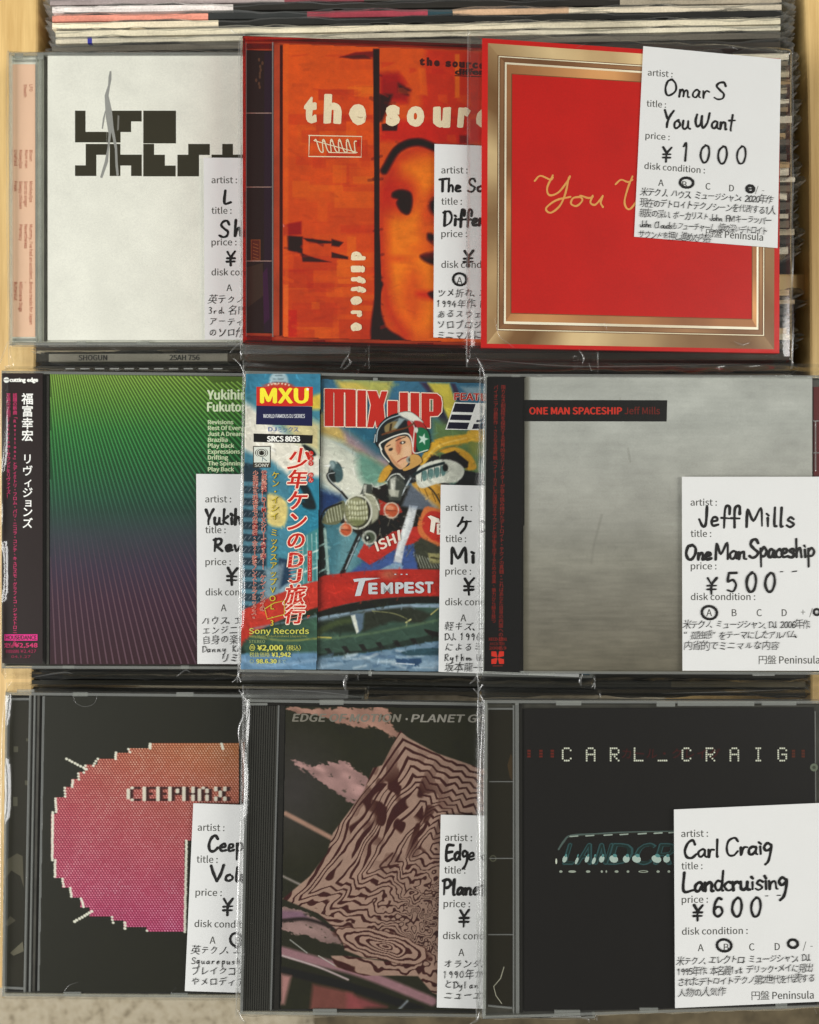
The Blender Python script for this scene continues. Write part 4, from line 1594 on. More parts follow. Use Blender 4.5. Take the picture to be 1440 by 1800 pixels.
P_([(760, 735), (850, 765), (850, 850), (760, 850)], (92, 120, 70), 8)
P_([(815, 760), (850, 770), (850, 800), (830, 800)], (120, 130, 60), 5)
P_([(560, 860), (600, 872), (620, 920), (560, 910)], (36, 60, 110), 6)
# lower blue road area
P_([(570, 900), (660, 930), (640, 1015), (560, 1020)], (62, 116, 130), 4)
P_([(600, 930), (645, 935), (620, 1010), (590, 1010)], (104, 154, 162), 8, .7)
P_([(560, 905), (573, 930), (576, 1012), (560, 1018)], (30, 40, 40), 2)
R.line([(571, 930), (577, 1008)], 5, (150, 184, 176), 1)
R.line([(558, 962), (572, 955)], 3, (140, 176, 170), 1)
R.line([(558, 1008), (575, 998)], 3, (140, 176, 170), 1)
P_([(640, 985), (700, 960), (760, 955), (770, 1012), (610, 1012)], (58, 84, 146), 3)
R.line([(600, 1012), (632, 940), (640, 920)], 8, (28, 28, 28), 1.5)
R.line([(608, 1000), (636, 935)], 2.5, (150, 170, 176), 1)
P_([(655, 1008), (690, 990), (706, 990), (710, 1010)], (120, 150, 176), 1.2)
# black engine mass
R.spl([(590, 905), (640, 870), (700, 850), (760, 880), (770, 1000), (735, 1000), (730, 950), (660, 960), (630, 940)], (32, 30, 26), 2)
for k in range(60):
    a_, b_ = rr.uniform(655, 735), rr.uniform(885, 985)
    R.line([(a_, b_), (a_ + rr.uniform(-10, 10), b_ + rr.uniform(2, 12))], rr.uniform(.8, 2.2), rr.choice([(112, 110, 100), (70, 66, 58), (160, 160, 146), (90, 50, 40), (52, 62, 70)]), .9, .7)
# red banner ISHI
P_([(628, 978), (640, 955), (650, 962), (690, 935), (745, 922), (750, 950), (700, 962), (672, 980), (650, 993)], (190, 44, 36), 1.2)
# jacket (yellow/black)
R.spl([(670, 842), (690, 812), (720, 820), (770, 800), (790, 850), (790, 900), (770, 885), (745, 850), (720, 850)], (36, 36, 38), 2)
R.spl([(664, 845), (676, 822), (692, 815), (690, 825), (676, 846)], (206, 150, 46), 1.5)
R.spl([(724, 850), (760, 848), (790, 862), (790, 905), (770, 898), (744, 872)], (206, 148, 48), 1.5)
for k in range(5):
    R.line([(735 + k * 12, 856 + k * 4), (742 + k * 12, 872 + k * 5)], 1.4, (90, 62, 26), .7, .8)
R.line([(746, 850), (762, 864), (778, 890)], 3, (60, 50, 36), 1)
# scarf
R.spl([(738, 812), (756, 780), (780, 768), (815, 764), (834, 760), (834, 772), (812, 780), (780, 786), (760, 800), (744, 818)], (212, 158, 40), 1.5)
R.spl([(772, 792), (800, 786), (826, 798), (838, 822), (822, 826), (812, 810), (790, 800)], (206, 150, 40), 1.5)
R.line([(745, 808), (775, 782), (820, 770)], 2.5, (234, 194, 92), 1.5, .8)
R.line([(752, 806), (780, 790), (810, 782)], 1.6, (150, 100, 30), 1, .8)
R.spl([(822, 758), (846, 752), (850, 764), (846, 776), (828, 774)], (216, 166, 50), 2)
P_([(775, 800), (800, 792), (824, 812), (822, 822), (790, 826), (774, 812)], (34, 30, 34), 1.2)
P_([(812, 826), (850, 832), (850, 853), (800, 853)], (34, 36, 38), 1.2)
# forearm and glove
R.spl([(732, 846), (736, 822), (770, 808), (800, 812), (816, 826), (806, 845), (770, 850), (742, 858)], (212, 214, 200), 1.2)
R.spl([(776, 812), (800, 812), (815, 826), (806, 842), (784, 848)], (188, 190, 176), 3, .9)
R.line([(728, 834), (752, 822), (780, 814)], 5, (30, 44, 46), 1)
for k in range(4):
    R.spl([(742 + k * 11, 830 - k * 3), (750 + k * 11, 828 - k * 3), (750 + k * 11, 842 - k * 3), (744 + k * 11, 845 - k * 3)], (88, 126, 122), 1)
    R.line([(741 + k * 11, 846 - k * 3), (742 + k * 11, 828 - k * 3)], 1.2, (40, 56, 56), .6)
R.ell(783, 822, 5, 7, (30, 30, 30), 1.2)
# handlebar and clocks
R.line([(700, 880), (712, 850), (724, 838)], 8, (40, 44, 46), 1)
R.line([(706, 870), (722, 840)], 3, (186, 196, 200), 1)
P_([(681, 843), (690, 834), (708, 838), (712, 852), (704, 880), (684, 880)], (64, 68, 62), 1)
P_([(686, 842), (696, 838), (694, 872), (687, 872)], (214, 214, 200), 2, .9)
R.line([(681, 845), (688, 836), (700, 833), (711, 842)], 2, (196, 200, 190), .8)
P_([(683, 860), (702, 862), (700, 874), (684, 872)], (190, 190, 172), 1.5, .8)
P_([(634, 868), (640, 850), (654, 852), (655, 870)], (70, 74, 68), 1)
P_([(640, 852), (645, 852), (643, 868), (638, 866)], (200, 200, 186), 1, .8)
P_([(655, 852), (662, 857), (680, 850), (678, 872), (655, 870)], (36, 32, 28), 1)
R.line([(653, 850), (661, 856), (680, 849)], 1.5, (190, 194, 184), .7)
# red cowl and headlamp
P_([(662, 876), (680, 884), (700, 886), (708, 900), (694, 906), (668, 905)], (172, 44, 34), 1.2)
R.ell(648, 895, 20, 29, (60, 60, 50), 1, .1)
P_([(640, 866), (656, 870), (668, 890), (664, 912), (654, 920), (650, 890)], (176, 176, 150), 2, .9)
R.line([(640, 867), (658, 874), (667, 896)], 2, (220, 220, 200), .8)
R.ell(629, 900, 26, 31, (206, 206, 188), 1)
R.ell(629, 900, 22.5, 27.5, (40, 38, 30), 1)
R.ell(627, 899, 20.5, 25.5, (142, 142, 104), 1.5)
for j in range(4):
    for i_ in range(7):
        R.ell(613 + i_ * 5 + j * .8, 884 + j * 9.5 - abs(i_ - 3) * .8, 1.5, 3.4, (216, 218, 184), .9, 0, .9)
    R.line([(608, 889 + j * 9.5), (646, 888 + j * 9.5)], 1, (84, 84, 56), .6, .8)
R.ell(627, 918, 14, 6, (110, 116, 70), 3, 0, .8)
# left light grip
R.spl([(566, 915), (580, 892), (604, 880), (606, 900), (596, 920), (574, 922)], (106, 108, 78), 1.2)
for k in range(6):
    R.line([(572 + k * 5, 898 - k * 2), (576 + k * 5, 918 - k * 1)], 1.4, (206, 208, 180), .8, .8)
R.line([(562, 920), (572, 896), (600, 884)], 3, (30, 30, 28), 1)
# lamps
for cx_, cy_, r_ in ((608, 931, 12), (688, 897, 14)):
    R.ell(cx_, cy_, r_, r_ * 1.04, (200, 180, 160), 1)
    R.ell(cx_ + .5, cy_, r_ * .8, r_ * .86, (196, 84, 48), 1)
    R.ell(cx_ - 2, cy_ - 4, r_ * .5, r_ * .3, (232, 150, 110), 1.5, 0, .8)
    R.line([(cx_ - r_ * .6, cy_), (cx_ + r_ * .6, cy_ + 1)], 1.3, (120, 46, 30), .8)
R.ell(649, 945, 13, 13, (176, 180, 168), 1.2)
R.ell(650, 945, 9.5, 9.5, (74, 84, 66), 1.5)
R.ell(646, 946, 5, 6, (30, 32, 30), 1.2)
R.ell(646, 945, 1.6, 2.6, (220, 226, 210), .8)
# fork leg
P_([(720, 888), (734, 890), (726, 925), (712, 960), (706, 990), (692, 988), (700, 950), (712, 915)], (196, 200, 204), 1.5)
P_([(718, 900), (724, 902), (716, 930), (702, 975), (697, 975), (708, 930)], (232, 236, 236), 2.5, .8)
P_([(706, 890), (722, 850), (770, 890), (775, 900), (735, 895)], (128, 144, 168), 3, .6)
# tank with TE
R.spl([(742, 900), (752, 890), (780, 896), (850, 900), (850, 965), (770, 962), (742, 945), (734, 925)], (214, 110, 54), 1.4)
R.spl([(748, 905), (762, 898), (790, 904), (850, 908), (850, 955), (775, 954), (750, 940), (742, 922)], (196, 46, 36), 1.4)
P_([(728, 955), (740, 945), (776, 962), (850, 965), (850, 1005), (745, 1005), (730, 985)], (60, 62, 50), 2)
for k in range(9):
    R.line([(732 + k * 5, 975 + k * 1.4), (740 + k * 5, 998)], 1.6, (150, 154, 140), .7, .8)
P_([(752, 972), (786, 974), (786, 990), (756, 990)], (148, 142, 90), 1.2)
R.line([(758, 980), (784, 984)], 3, (70, 66, 40), .8)
# mirror
R.ell(589, 830, 12, 18, (34, 40, 40), 1, .15)
R.spl([(580, 812), (592, 812), (602, 826), (602, 842), (592, 848), (588, 832)], (64, 92, 96), 1.5)
R.ell(584, 818, 5, 7, (150, 170, 170), 2, 0, .8)
R.line([(588, 832), (576, 834), (580, 846), (598, 862), (610, 876)], 4, (34, 34, 34), 1)
R.line([(588, 831), (577, 834), (582, 846), (600, 862)], 1.6, (176, 184, 184), .7)
# fender and tyre
P_(smooth_closed([(557, 1020), (600, 1008), (680, 1001), (760, 1001), (850, 1004), (940, 1010), (940, 1060), (850, 1052), (760, 1050), (690, 1051), (610, 1062), (557, 1076)]), (180, 40, 32), 1.5)
R.ell(600, 1035, 26, 9, (214, 44, 30), 8, 0, .7)
R.ell(684, 1010, 14, 7, (196, 120, 84), 4, 0, .6)
P_(smooth_closed([(557, 1077), (620, 1060), (700, 1050), (800, 1049), (940, 1060), (940, 1074), (800, 1062), (700, 1064), (620, 1076), (557, 1092)]), (34, 36, 28), 1.5)
P_(smooth_closed([(557, 1092), (620, 1078), (700, 1064), (790, 1062), (940, 1072), (940, 1130), (760, 1126), (650, 1146), (557, 1156)]), (56, 80, 68), 2)
P_(smooth_closed([(557, 1086), (640, 1072), (720, 1062), (830, 1064), (830, 1070), (720, 1068), (640, 1078), (557, 1096)]), (134, 158, 178), 1.5)
P_([(557, 1092), (615, 1080), (620, 1076), (640, 1074), (640, 1110), (600, 1112), (557, 1112)], (40, 48, 38), 3, .85)
R.line([(557, 1112), (590, 1096), (620, 1090)], 10, (74, 88, 50), 3, .7)
P_([(640, 1074), (720, 1066), (760, 1080), (740, 1096), (690, 1092), (640, 1110)], (44, 44, 36), 3, .8)
R.line([(655, 1074), (690, 1078), (712, 1086), (718, 1092)], 1.8, (140, 140, 90), .8, .8)
R.line([(714, 1094), (722, 1089)], 3, (190, 186, 120), .8)
R.line([(758, 1080), (770, 1070)], 2.4, (170, 164, 96), .8)
P_([(616, 1078), (640, 1078), (638, 1105), (630, 1114), (622, 1100)], (86, 108, 128), 2)
P_([(617, 1082), (624, 1080), (631, 1110), (627, 1114)], (216, 220, 206), 1.2)
R.line([(557, 1122), (580, 1122), (660, 1112), (770, 1090), (860, 1070)], 4, (92, 118, 84), 2, .7)
R.line([(557, 1120), (582, 1121)], 2.4, (190, 176, 80), 1)
P_(smooth_closed([(557, 1150), (640, 1142), (720, 1124), (800, 1108), (800, 1120), (720, 1136), (650, 1146), (557, 1156)]), (40, 52, 46), 1.5)
for k in range(6):
    x = 570 + k * 30
    P_([(x, 1140 - k * 3.5), (x + 9, 1139 - k * 3.5), (x + 16, 1150 - k * 3.5), (x + 8, 1151 - k * 3.5)], (36, 34, 34), 1, .9)
R.spl([(746, 1106), (752, 1107), (775, 1112), (800, 1112), (800, 1118), (764, 1118), (750, 1112)], (36, 26, 26), 1.2)
P_([(557, 1157), (650, 1148), (760, 1128), (1030, 1128), (1030, 1186), (557, 1180)], (104, 134, 158), 2)
for k in range(46):
    x, y = rr.uniform(557, 780), rr.uniform(1140, 1176)
    if y > 1156 - (x - 557) * .12:
        R.line([(x, y), (x + rr.uniform(8, 40), y + rr.uniform(-8, 8))], rr.uniform(2, 6), rr.choice([(150, 176, 196), (66, 96, 130), (190, 206, 214), (84, 118, 146), (52, 84, 112)]), 2, .6)
P_(smooth_closed([(706, 1146), (740, 1140), (790, 1140), (790, 1150), (740, 1152), (715, 1152)]), (46, 76, 88), 1.5)
P_([(695, 1158), (740, 1157), (742, 1164), (730, 1172), (698, 1166)], (44, 74, 110), 1.5)
R.line([(696, 1166), (728, 1168)], 2, (200, 212, 220), .8)
R.daubs(2600, rr, .6, 1.3)
R.brush(.10, 12, 5, .5, 9)
g_ = R.C.mean(-1, keepdims=True)
R.C = g_ + (R.C - g_) * .88
Rbase = R
mskE = (R.Y > 667 + (R.X - 566) * .0255) & (R.Y < 1176 + (R.X - 558) * .019) & (R.X > 566 - (R.Y - 667) * .0157)
R.build('cover_print', p, 4e-5, M['print'], bE, mask=mskE)
ik = Ink(p, 1.1e-4)
WO = (238, 214, 196)
RD = (188, 46, 38)


def block(pts_list, col, grow=0.0):
    for pts in pts_list:
        P2 = np.asarray(pts, float)
        if grow:
            c = P2.mean(0)
            for i in range(len(P2)):
                a, b = P2[i], P2[(i + 1) % len(P2)]
                ik.stroke([a, b], grow * 2, col, smooth=False)
        ik.poly(P2, col)


LET = [[(571, 684), (625, 685.5), (625, 690), (626, 750), (608, 750), (608, 694), (604, 694), (604, 749.5), (588, 749.5), (588, 692), (586, 692), (586, 749), (571, 749)],
       [(629, 686), (643, 686.5), (643, 750.5), (628.5, 750.5)],
       [(646, 687), (662, 687.5), (667, 702), (671, 687.8), (681, 688), (674, 712), (678, 752), (662, 751.5), (660, 738), (656, 751), (646, 751), (652, 712)],
       [(682, 704.5), (699, 705), (699, 740), (682, 738)],
       [(703, 690), (717, 690), (717, 735), (722, 735), (722, 690.5), (737, 691), (737, 750), (703, 748)],
       [(741, 691), (768, 692), (775, 698), (777, 708), (776, 724), (770, 731), (756, 732), (756, 752), (741, 752)]]
block(LET, WO, 1.7)
block(LET, RD)
ik.stroke([(573, 684), (621, 685.5)], 1.5, RD, smooth=False)
for x0, y0, x1, y1 in ((586.6, 690, 587.4, 749), (604.8, 690, 607, 749), (625.6, 688, 628, 750), (643.6, 687, 645.6, 751), (718, 691, 720.5, 734)):
    ik.rect(x0, y0, x1, y1, WO)
ik.rect(757, 703, 761, 722, (96, 116, 92))
ik.stroke([(756, 702), (761, 702), (761, 723), (756, 723), (756, 702)], 1.4, WO, smooth=False)
ik.text('FEATURING', 799, 703, 12, (226, 200, 190), width=104, kind='n', bold=1.5, rot=.02)
ik.text('FEATURING', 799, 703, 12, (176, 44, 38), width=104, kind='n', bold=.7, rot=.02)
ik.poly([(799, 707), (842, 708.5), (856, 709), (842, 756), (783, 755)], (232, 232, 228))
NB = (34, 34, 48)
for y0, y1 in ((709, 724), (728.5, 738), (742, 753.5)):
    f0 = lambda y: 799 - (y - 707) * .333
    ik.poly([(f0(y0) + 2, y0), (f0(y0) + 38, y0 + 1), (f0(y1) + 38, y1 + 1), (f0(y1) + 2, y1)], NB)
ik.poly([(838, 738), (850, 738), (850, 742), (837, 742)], NB)
ik.poly([(833, 745), (850, 745), (848, 754), (830, 754)], NB)
ik.text('ISH', 664, 969, 17, (228, 214, 200), width=36, kind='n', bold=.9, rot=-.42, shear=.1)
ik.text('I', 701, 950, 17, (228, 214, 200), width=3, kind='n', bold=.9, rot=-.3, shear=.2)
ik.poly([(752, 908), (757, 906), (772, 912), (774, 920), (766, 918), (763, 937), (756, 934), (758, 914)], (236, 226, 212))
ik.text('E', 769, 939, 18, (236, 226, 212), width=12, kind='n', bold=1)
LG = (196, 202, 206)
ik.poly([(621, 1018), (640, 1016), (669, 1016), (642, 1021), (634, 1047), (624, 1048), (631, 1022), (623, 1023)], LG)
for ch, x, w in (('E', 649, 14), ('M', 671, 19), ('P', 696, 13), ('E', 712, 15), ('S', 731, 14), ('T', 748, 13)):
    ik.text(ch, x, 1043.5 - (x - 648) * .02, 18, LG, width=w, offset=.015, bold=1.1, rot=-.01)
for x in (695, 706, 715):
    ik.ell(x, 1009.5, 2, 1, LG, 8)
ik.mb.build('cover_lettering', M['print'], bE)
# the rider's head lies over the title: painted layer of its own
H = Ras(655, 722, 762, 830, 0.9, (34, 34, 34))
H.A[:] = 0
H.spl([(660, 778), (664, 752), (678, 735), (700, 726), (722, 727), (742, 742), (755, 762), (756, 785), (748, 795), (728, 797), (720, 812), (706, 826), (690, 822), (680, 810), (672, 800), (668, 790)], (34, 38, 40), 1)
H.spl([(700, 727), (722, 724), (744, 741), (736, 744), (718, 738)], (218, 218, 206), 1.5)
H.line([(690, 742), (706, 735), (722, 742)], 2.5, (120, 134, 138), 1.5, .7)
H.spl([(728, 740), (742, 742), (750, 755), (744, 752), (734, 752)], (168, 48, 46), 1)
H.spl([(735, 752), (750, 756), (756, 772), (754, 790), (744, 795), (734, 790), (732, 770)], (30, 108, 72), 1.2)
P5 = []
for k in range(10):
    a = -1.3 + k * math.pi / 5
    r_ = 11 if k % 2 == 0 else 4.6
    P5.append((744 + r_ * .85 * math.cos(a), 772 + r_ * math.sin(a)))
H.poly(P5, (196, 220, 206), .7)
H.spl([(716, 742), (726, 742), (732, 760), (730, 795), (724, 797), (722, 770)], (168, 44, 40), 1)
H.line([(729, 752), (727, 775), (728, 796), (752, 791)], 2, (220, 220, 208), .7)
H.ell(732, 756, 3, 5, (214, 214, 204), .8)
H.spl([(676, 750), (688, 742), (700, 742), (696, 756), (680, 762)], (136, 118, 78), 1.2)
H.poly([(686, 745), (690, 744), (688, 757), (684, 758)], (60, 48, 30), .8)
H.poly([(702, 735), (712, 737), (698, 753), (692, 752)], (160, 180, 184), 1.5, .8)
H.line([(662, 776), (665, 755), (680, 738), (704, 729)], 1.8, (172, 190, 196), .7)
H.line([(712, 731), (724, 742), (729, 752)], 1.5, (200, 206, 200), .7)
H.line([(660, 764), (658, 778)], 1.6, (200, 210, 210), .6)
H.line([(671, 790), (668, 780), (690, 768), (712, 762), (722, 768), (726, 785)], 2.4, (226, 226, 216), .8)
H.line([(668, 782), (672, 798), (684, 812)], 2.2, (226, 226, 216), .7)
H.line([(672, 764), (690, 758), (714, 752), (728, 744)], 3, (104, 62, 40), 1)
H.spl([(676, 786), (690, 772), (712, 766), (722, 775), (724, 795), (720, 812), (706, 825), (694, 818), (684, 804)], (214, 170, 130), 1)
H.spl([(686, 800), (696, 812), (706, 822), (698, 820), (688, 808)], (184, 128, 92), 1.5, .8)
H.spl([(698, 770), (704, 768), (706, 785), (702, 798), (696, 790)], (190, 110, 80), 2, .8)
H.line([(700, 782), (703, 792), (699, 799)], 1.2, (168, 100, 74), .8, .8)
H.spl([(709, 786), (720, 784), (720, 800), (710, 806)], (226, 186, 150), 3, .8)
H.line([(696, 775), (704, 771), (713, 768)], 1.5, (66, 42, 32), .7)
H.line([(680, 785), (686, 782)], 1.5, (66, 42, 32), .7)
H.ell(708, 778, 5, 2.6, (60, 50, 44), .8, -.2)
H.ell(708, 778, 1.6, 1.8, (226, 220, 206), .5)
H.ell(687, 790, 4, 2.6, (60, 50, 44), .8, -.4)
H.line([(699, 812), (706, 807), (716, 803)], 1.8, (150, 66, 56), .7)
H.line([(702, 815), (714, 808)], 1.6, (226, 168, 140), .8)
H.ell(720, 808, 6, 6, (150, 150, 140), 1)
H.ell(721, 808, 3, 3.4, (70, 66, 60), .8)
H.spl([(722, 800), (736, 800), (742, 812), (728, 822), (712, 828), (708, 824), (720, 816)], (196, 150, 84), 1.2)
H.build('rider_head_print', p, ik.h + 4e-5, M['print'], bE, mask=H.A > .5)

mb = MB()
obq = [(433, 657), (563, 661.5), (556, 1177), (424, 1176)]
mb.prism(p.pts([q_[0] for q_ in obq], [q_[1] for q_ in obq], LID + .0002)[::-1], 0.0002, alb((120, 150, 160)))
obE = mb.build('paper_band', M['print'], tE)
obE['label'] = 'colourful paper band with red Japanese title'
B2 = Ras(423, 657, 563, 1178, 1.2, (60, 126, 146))
B2.poly([(420, 700), (440, 712), (500, 760), (565, 800), (565, 860), (520, 850), (470, 810), (420, 800)], (216, 212, 196), 6)
B2.poly([(480, 712), (565, 745), (565, 800), (520, 775), (490, 740)], (196, 184, 130), 8)
B2.poly([(540, 700), (565, 690), (565, 720), (548, 720)], (208, 180, 60), 4)
B2.poly([(426, 655), (565, 655), (565, 690), (426, 690)], (50, 120, 150), 5)
B2.poly([(425, 790), (480, 812), (510, 840), (505, 960), (425, 960)], (62, 124, 146), 5)
B2.poly([(510, 830), (565, 840), (565, 960), (520, 960)], (40, 120, 146), 5)
B2.ell(455, 895, 0.1, 0.1, (0, 0, 0))
B2.spl([(470, 868), (500, 878), (506, 900), (498, 925), (474, 922), (462, 900)], (212, 192, 112), 3)
B2.poly([(425, 813), (452, 816), (470, 840), (468, 1100), (425, 1100)], (40, 58, 70), 2)
for k in range(11):
    y = 846 + k * 21
    B2.poly([(424, y), (468, y + 2), (468, y + 9), (424, y + 8)], (74, 122, 140), 1.5)
    for j in range(5):
        B2.line([(429 + j * 8, y + 18), (433 + j * 8, y + 13)], 1, (170, 180, 190), .5, .7)
B2.poly([(520, 950), (565, 925), (565, 1022), (520, 1030)], (60, 130, 132), 2)
for k in range(6):
    B2.line([(524 + k * 8, 945 - k * 2), (526 + k * 8, 1025)], 1.6, (170, 200, 194), .8, .8)
B2.line([(515, 985), (565, 965)], 3, (176, 204, 196), 1)
B2.line([(515, 1012), (565, 995)], 3, (176, 204, 196), 1)
B2.spl([(530, 780), (548, 788), (556, 800), (545, 800)], (30, 40, 40), 1.5)
B2.spl([(524, 850), (540, 852), (556, 890), (545, 896), (530, 888), (534, 870)], (26, 42, 46), 2)
B2.poly([(490, 980), (512, 985), (510, 1040), (488, 1035)], (36, 60, 84), 2)
B2.poly([(466, 1000), (500, 990), (490, 1050), (460, 1070)], (130, 150, 160), 3, .7)
B2.spl([(490, 1044), (498, 1030), (520, 1022), (518, 1046)], (126, 160, 176), 2)
B2.poly(smooth_closed([(420, 1082), (450, 1062), (500, 1040), (565, 1022), (570, 1066), (510, 1084), (450, 1112), (420, 1140)]), (190, 50, 38), 1.5)
B2.poly(smooth_closed([(420, 1145), (450, 1112), (510, 1084), (570, 1066), (570, 1090), (500, 1110), (450, 1130), (430, 1150)]), (36, 46, 36), 2)
B2.poly(smooth_closed([(428, 1128), (470, 1106), (530, 1092), (570, 1084), (575, 1150), (500, 1150), (440, 1150)]), (54, 84, 68), 3)
B2.line([(440, 1118), (500, 1126), (560, 1122)], 3, (150, 150, 70), 1.5, .7)
B2.line([(440, 1106), (500, 1094), (560, 1082)], 3, (110, 140, 156), 2, .7)
B2.poly([(420, 1150), (570, 1146), (570, 1180), (420, 1180)], (90, 128, 160), 3)
B2.line([(425, 1160), (470, 1170), (560, 1160)], 5, (130, 160, 186), 3, .7)
B2.ell(490, 672, 17, 20, (150, 176, 184), 2)
B2.ell(490, 680, 26, 8, (190, 60, 44), 1.5)
for k in range(3):
    B2.line([(484 - k * 3, 660 + k * 6), (496 + k * 3, 660 + k * 6)], 1, (60, 80, 90), .5)
for k in range(7):
    B2.ell(472 + k * 6, 677 - math.sin(k / 6 * math.pi) * 3, 1.4, 1.4, (226, 220, 190), .6)
B2.daubs(900, rr, .6, 1.2)
B2.brush(.10, 12, 5, .6, 12)
g_ = B2.C.mean(-1, keepdims=True)
B2.C = g_ + (B2.C - g_) * .88
B2.build('band_print', p, LID + .0002 + 3e-5, M['print'], obE, mask=(B2.X > 433 - (B2.Y - 657) * .0173) & (B2.X < 563 - (B2.Y - 661) * .0136) & (B2.Y < 1176.5))
ik = Ink(p, LID + .0002 + 9e-5)
ik.rect(451, 680, 550, 714, (196, 50, 40))
ik.text('MXU', 459, 708, 25, (236, 222, 60), width=82, kind='n', bold=1.9)
ik.text('*', 541, 692, 9, (240, 236, 226), kind='n', center=True, bold=.6)
ik.poly([(451, 713), (549, 715), (549, 749), (450, 746)], (36, 38, 70))
ik.text('WORLD FAMOUS DJ SERIES', 463, 734.5, 6.5, (214, 216, 220), width=73, kind='n', bold=.12)
ik.text('DJ', 472, 758, 7, (44, 80, 150), width=14, kind='n', bold=.2)
for k, s in enumerate('ミックス'):
    ik.glyph(s, 492 + k * 9.5, 755, 9, (44, 80, 150))
ik.poly([(446, 762), (550, 765), (549, 780), (446, 777)], (28, 26, 22))
ik.text('SRCS 8053', 470, 776, 9, (236, 236, 230), width=57, kind='n', bold=.7)
ik.rect(445, 784, 476, 822, (60, 56, 48))
ik.rect(446.5, 785.5, 474.5, 813, (206, 210, 200))
ik.ell(460, 796, 11.5, 8.2, (60, 56, 48))
for k, r_ in enumerate((10, 8.4, 6.8, 5.2, 3.6)):
    ik.ell(460, 796, r_, r_ * .82, (206, 210, 200) if k % 2 == 0 else (60, 56, 48))
ik.ell(460, 796.5, 3.4, 3.4, (40, 38, 32))
ik.stroke([(461, 804), (462, 804.5), (461, 811)], 1.1, (70, 90, 100), smooth=False)
ik.stroke([(462, 804.5), (469, 810)], 1.1, (70, 90, 100), smooth=False)
ik.text('SONY', 448, 820.5, 5.5, (190, 190, 180), width=25, kind='n', bold=.3)
RJ = (186, 44, 36)
big = [('少', 527, 807, 35), ('年', 523, 843, 31), ('ケ', 523, 880, 33), ('ン', 522, 917, 33), ('の', 521, 950, 30), ('旅', 519, 1046, 33), ('行', 518, 1080, 32)]
for off, colr in ((.06, WO), (.018, RJ)):
    for ch, x, y_, s in big:
        if off > .05:
            for dx, dy in ((-2.2, 0), (2.2, 0), (0, -2.2), (0, 2.2), (-1.6, 1.6), (1.6, 1.6), (-1.6, -1.6), (1.6, -1.6)):
                ik.glyph(ch, x + dx, y_ + dy, s, colr, .012, shear=.18)
                ik.h -= 5e-7
        else:
            for dx, dy in ((-.7, 0), (.7, 0)):
                ik.glyph(ch, x + dx, y_ + dy, s, colr, .012, shear=.18)
for off, colr in ((3.2, WO), (1.2, RJ)):
    ik.text('D', 507, 997, 25, colr, width=24, kind='n', bold=off, shear=.12)
    ik.text('J', 508, 1024, 24, colr, width=19, kind='n', bold=off, shear=.12)
for k in range(20):
    y_ = 972 + k * 6.4
    if not 1026 < y_ < 1032:
        ik.stroke([(508, y_), (532, y_ - 5)], .7, (226, 150, 130), smooth=False)
for y_, s in ((797, 'し'), (806, 'ょ'), (814.5, 'う'), (835, 'ね'), (844, 'ん')):
    ik.ell(546.5, y_, 4.6, 4.6, RJ, 12)
    ik.glyph(s, 546.5, y_, 6.5, (230, 190, 180))
ik.rect(541, 968, 548, 1022, RJ)
for k, s in enumerate('でぃすくじょっきー'):
    ik.glyph(s, 544.5, 972 + k * 5.8, 5, (232, 180, 170), 0, math.pi / 2 if s == 'ー' else 0)
ik.vert('ツーリング', 542, 1032, 13, 5.5, (226, 80, 60), .01)
for s0, x, y0, pit, sz, sl in (('世界最強！DJMIXシリーズ第3弾!!　ケン・イシイの', 464.5, 832, 9.15, 9.5, -.1), ('少年期から現在までの愛聴盤、全21枚をノンストップミックス。', 449.5, 832, 8.75, 8.8, -.1)):
    ik.vert(s0, x, y0, pit, sz, (156, 30, 26), .004, sl, halo=(232, 196, 176), haloff=.035)
ik.vert('ケン・イシイ　ミックスアップVOL.3', 485, 836, 14.4, 12.5, (96, 84, 30), .02, -.35)
ik.vert('ケン・イシイ　ミックスアップVOL.3', 484.4, 835.5, 14.4, 12.5, (206, 186, 60), .0, -.35)
ik.stroke([(466, 1070), (482, 1060), (500, 1056), (500, 1080), (470, 1088), (466, 1072)], 1.6, (190, 170, 60), smooth=False)
YL = (196, 194, 90)
ik.text('Sony Records', 438, 1114, 9.5, YL, width=105, kind='n', bold=.35)
ik.text('Sony Music Entertainment (Japan) Inc.', 438, 1120, 3.6, (150, 150, 80), width=103, kind='n')
ik.text('STEREO', 438, 1130, 5, (130, 146, 100), width=28, kind='n', bold=.2)
ik.stroke([(439, 1139), (441, 1134), (445, 1133), (448, 1138), (446, 1143), (441, 1143), (439, 1139)], 1, YL)
ik.glyph('再', 443.5, 1138.5, 6, YL)
ik.text('¥2,000', 453, 1143, 8.8, YL, width=44, kind='n', bold=.7)
for k, s in enumerate('（税込）'):
    ik.glyph(s, 502 + k * 9.5, 1139, 9, YL)
for k, s in enumerate('税抜価格'):
    ik.glyph(s, 443 + k * 9, 1151, 8, (176, 178, 90))
ik.text('¥1,942', 478, 1154.5, 7.4, YL, width=33, kind='n', bold=.5)
ik.glyph('○', 443, 1162.5, 8, (150, 160, 100))
ik.text('98.6.30', 451, 1166, 7.2, YL, width=35, kind='n', bold=.5)
ik.glyph('ま', 491, 1163, 7.5, (150, 170, 150))
ik.glyph('で', 499, 1163, 7.5, (150, 170, 150))
ik.mb.build('band_lettering', M['print'], obE)
tg, cd, hk = price_card('E', 'price card on the painted rider cover, handwriting starting ケ', [(775, 852), (1022, 858), (1018, 1190), (771, 1181)], (769, 847), (1, .004), (-.006, 1.0))
hand(hk, 'ケ', 803, 937, 27, 5, INKC)
hk.glyph('ン', 855, 925, 26, INKC, .03)
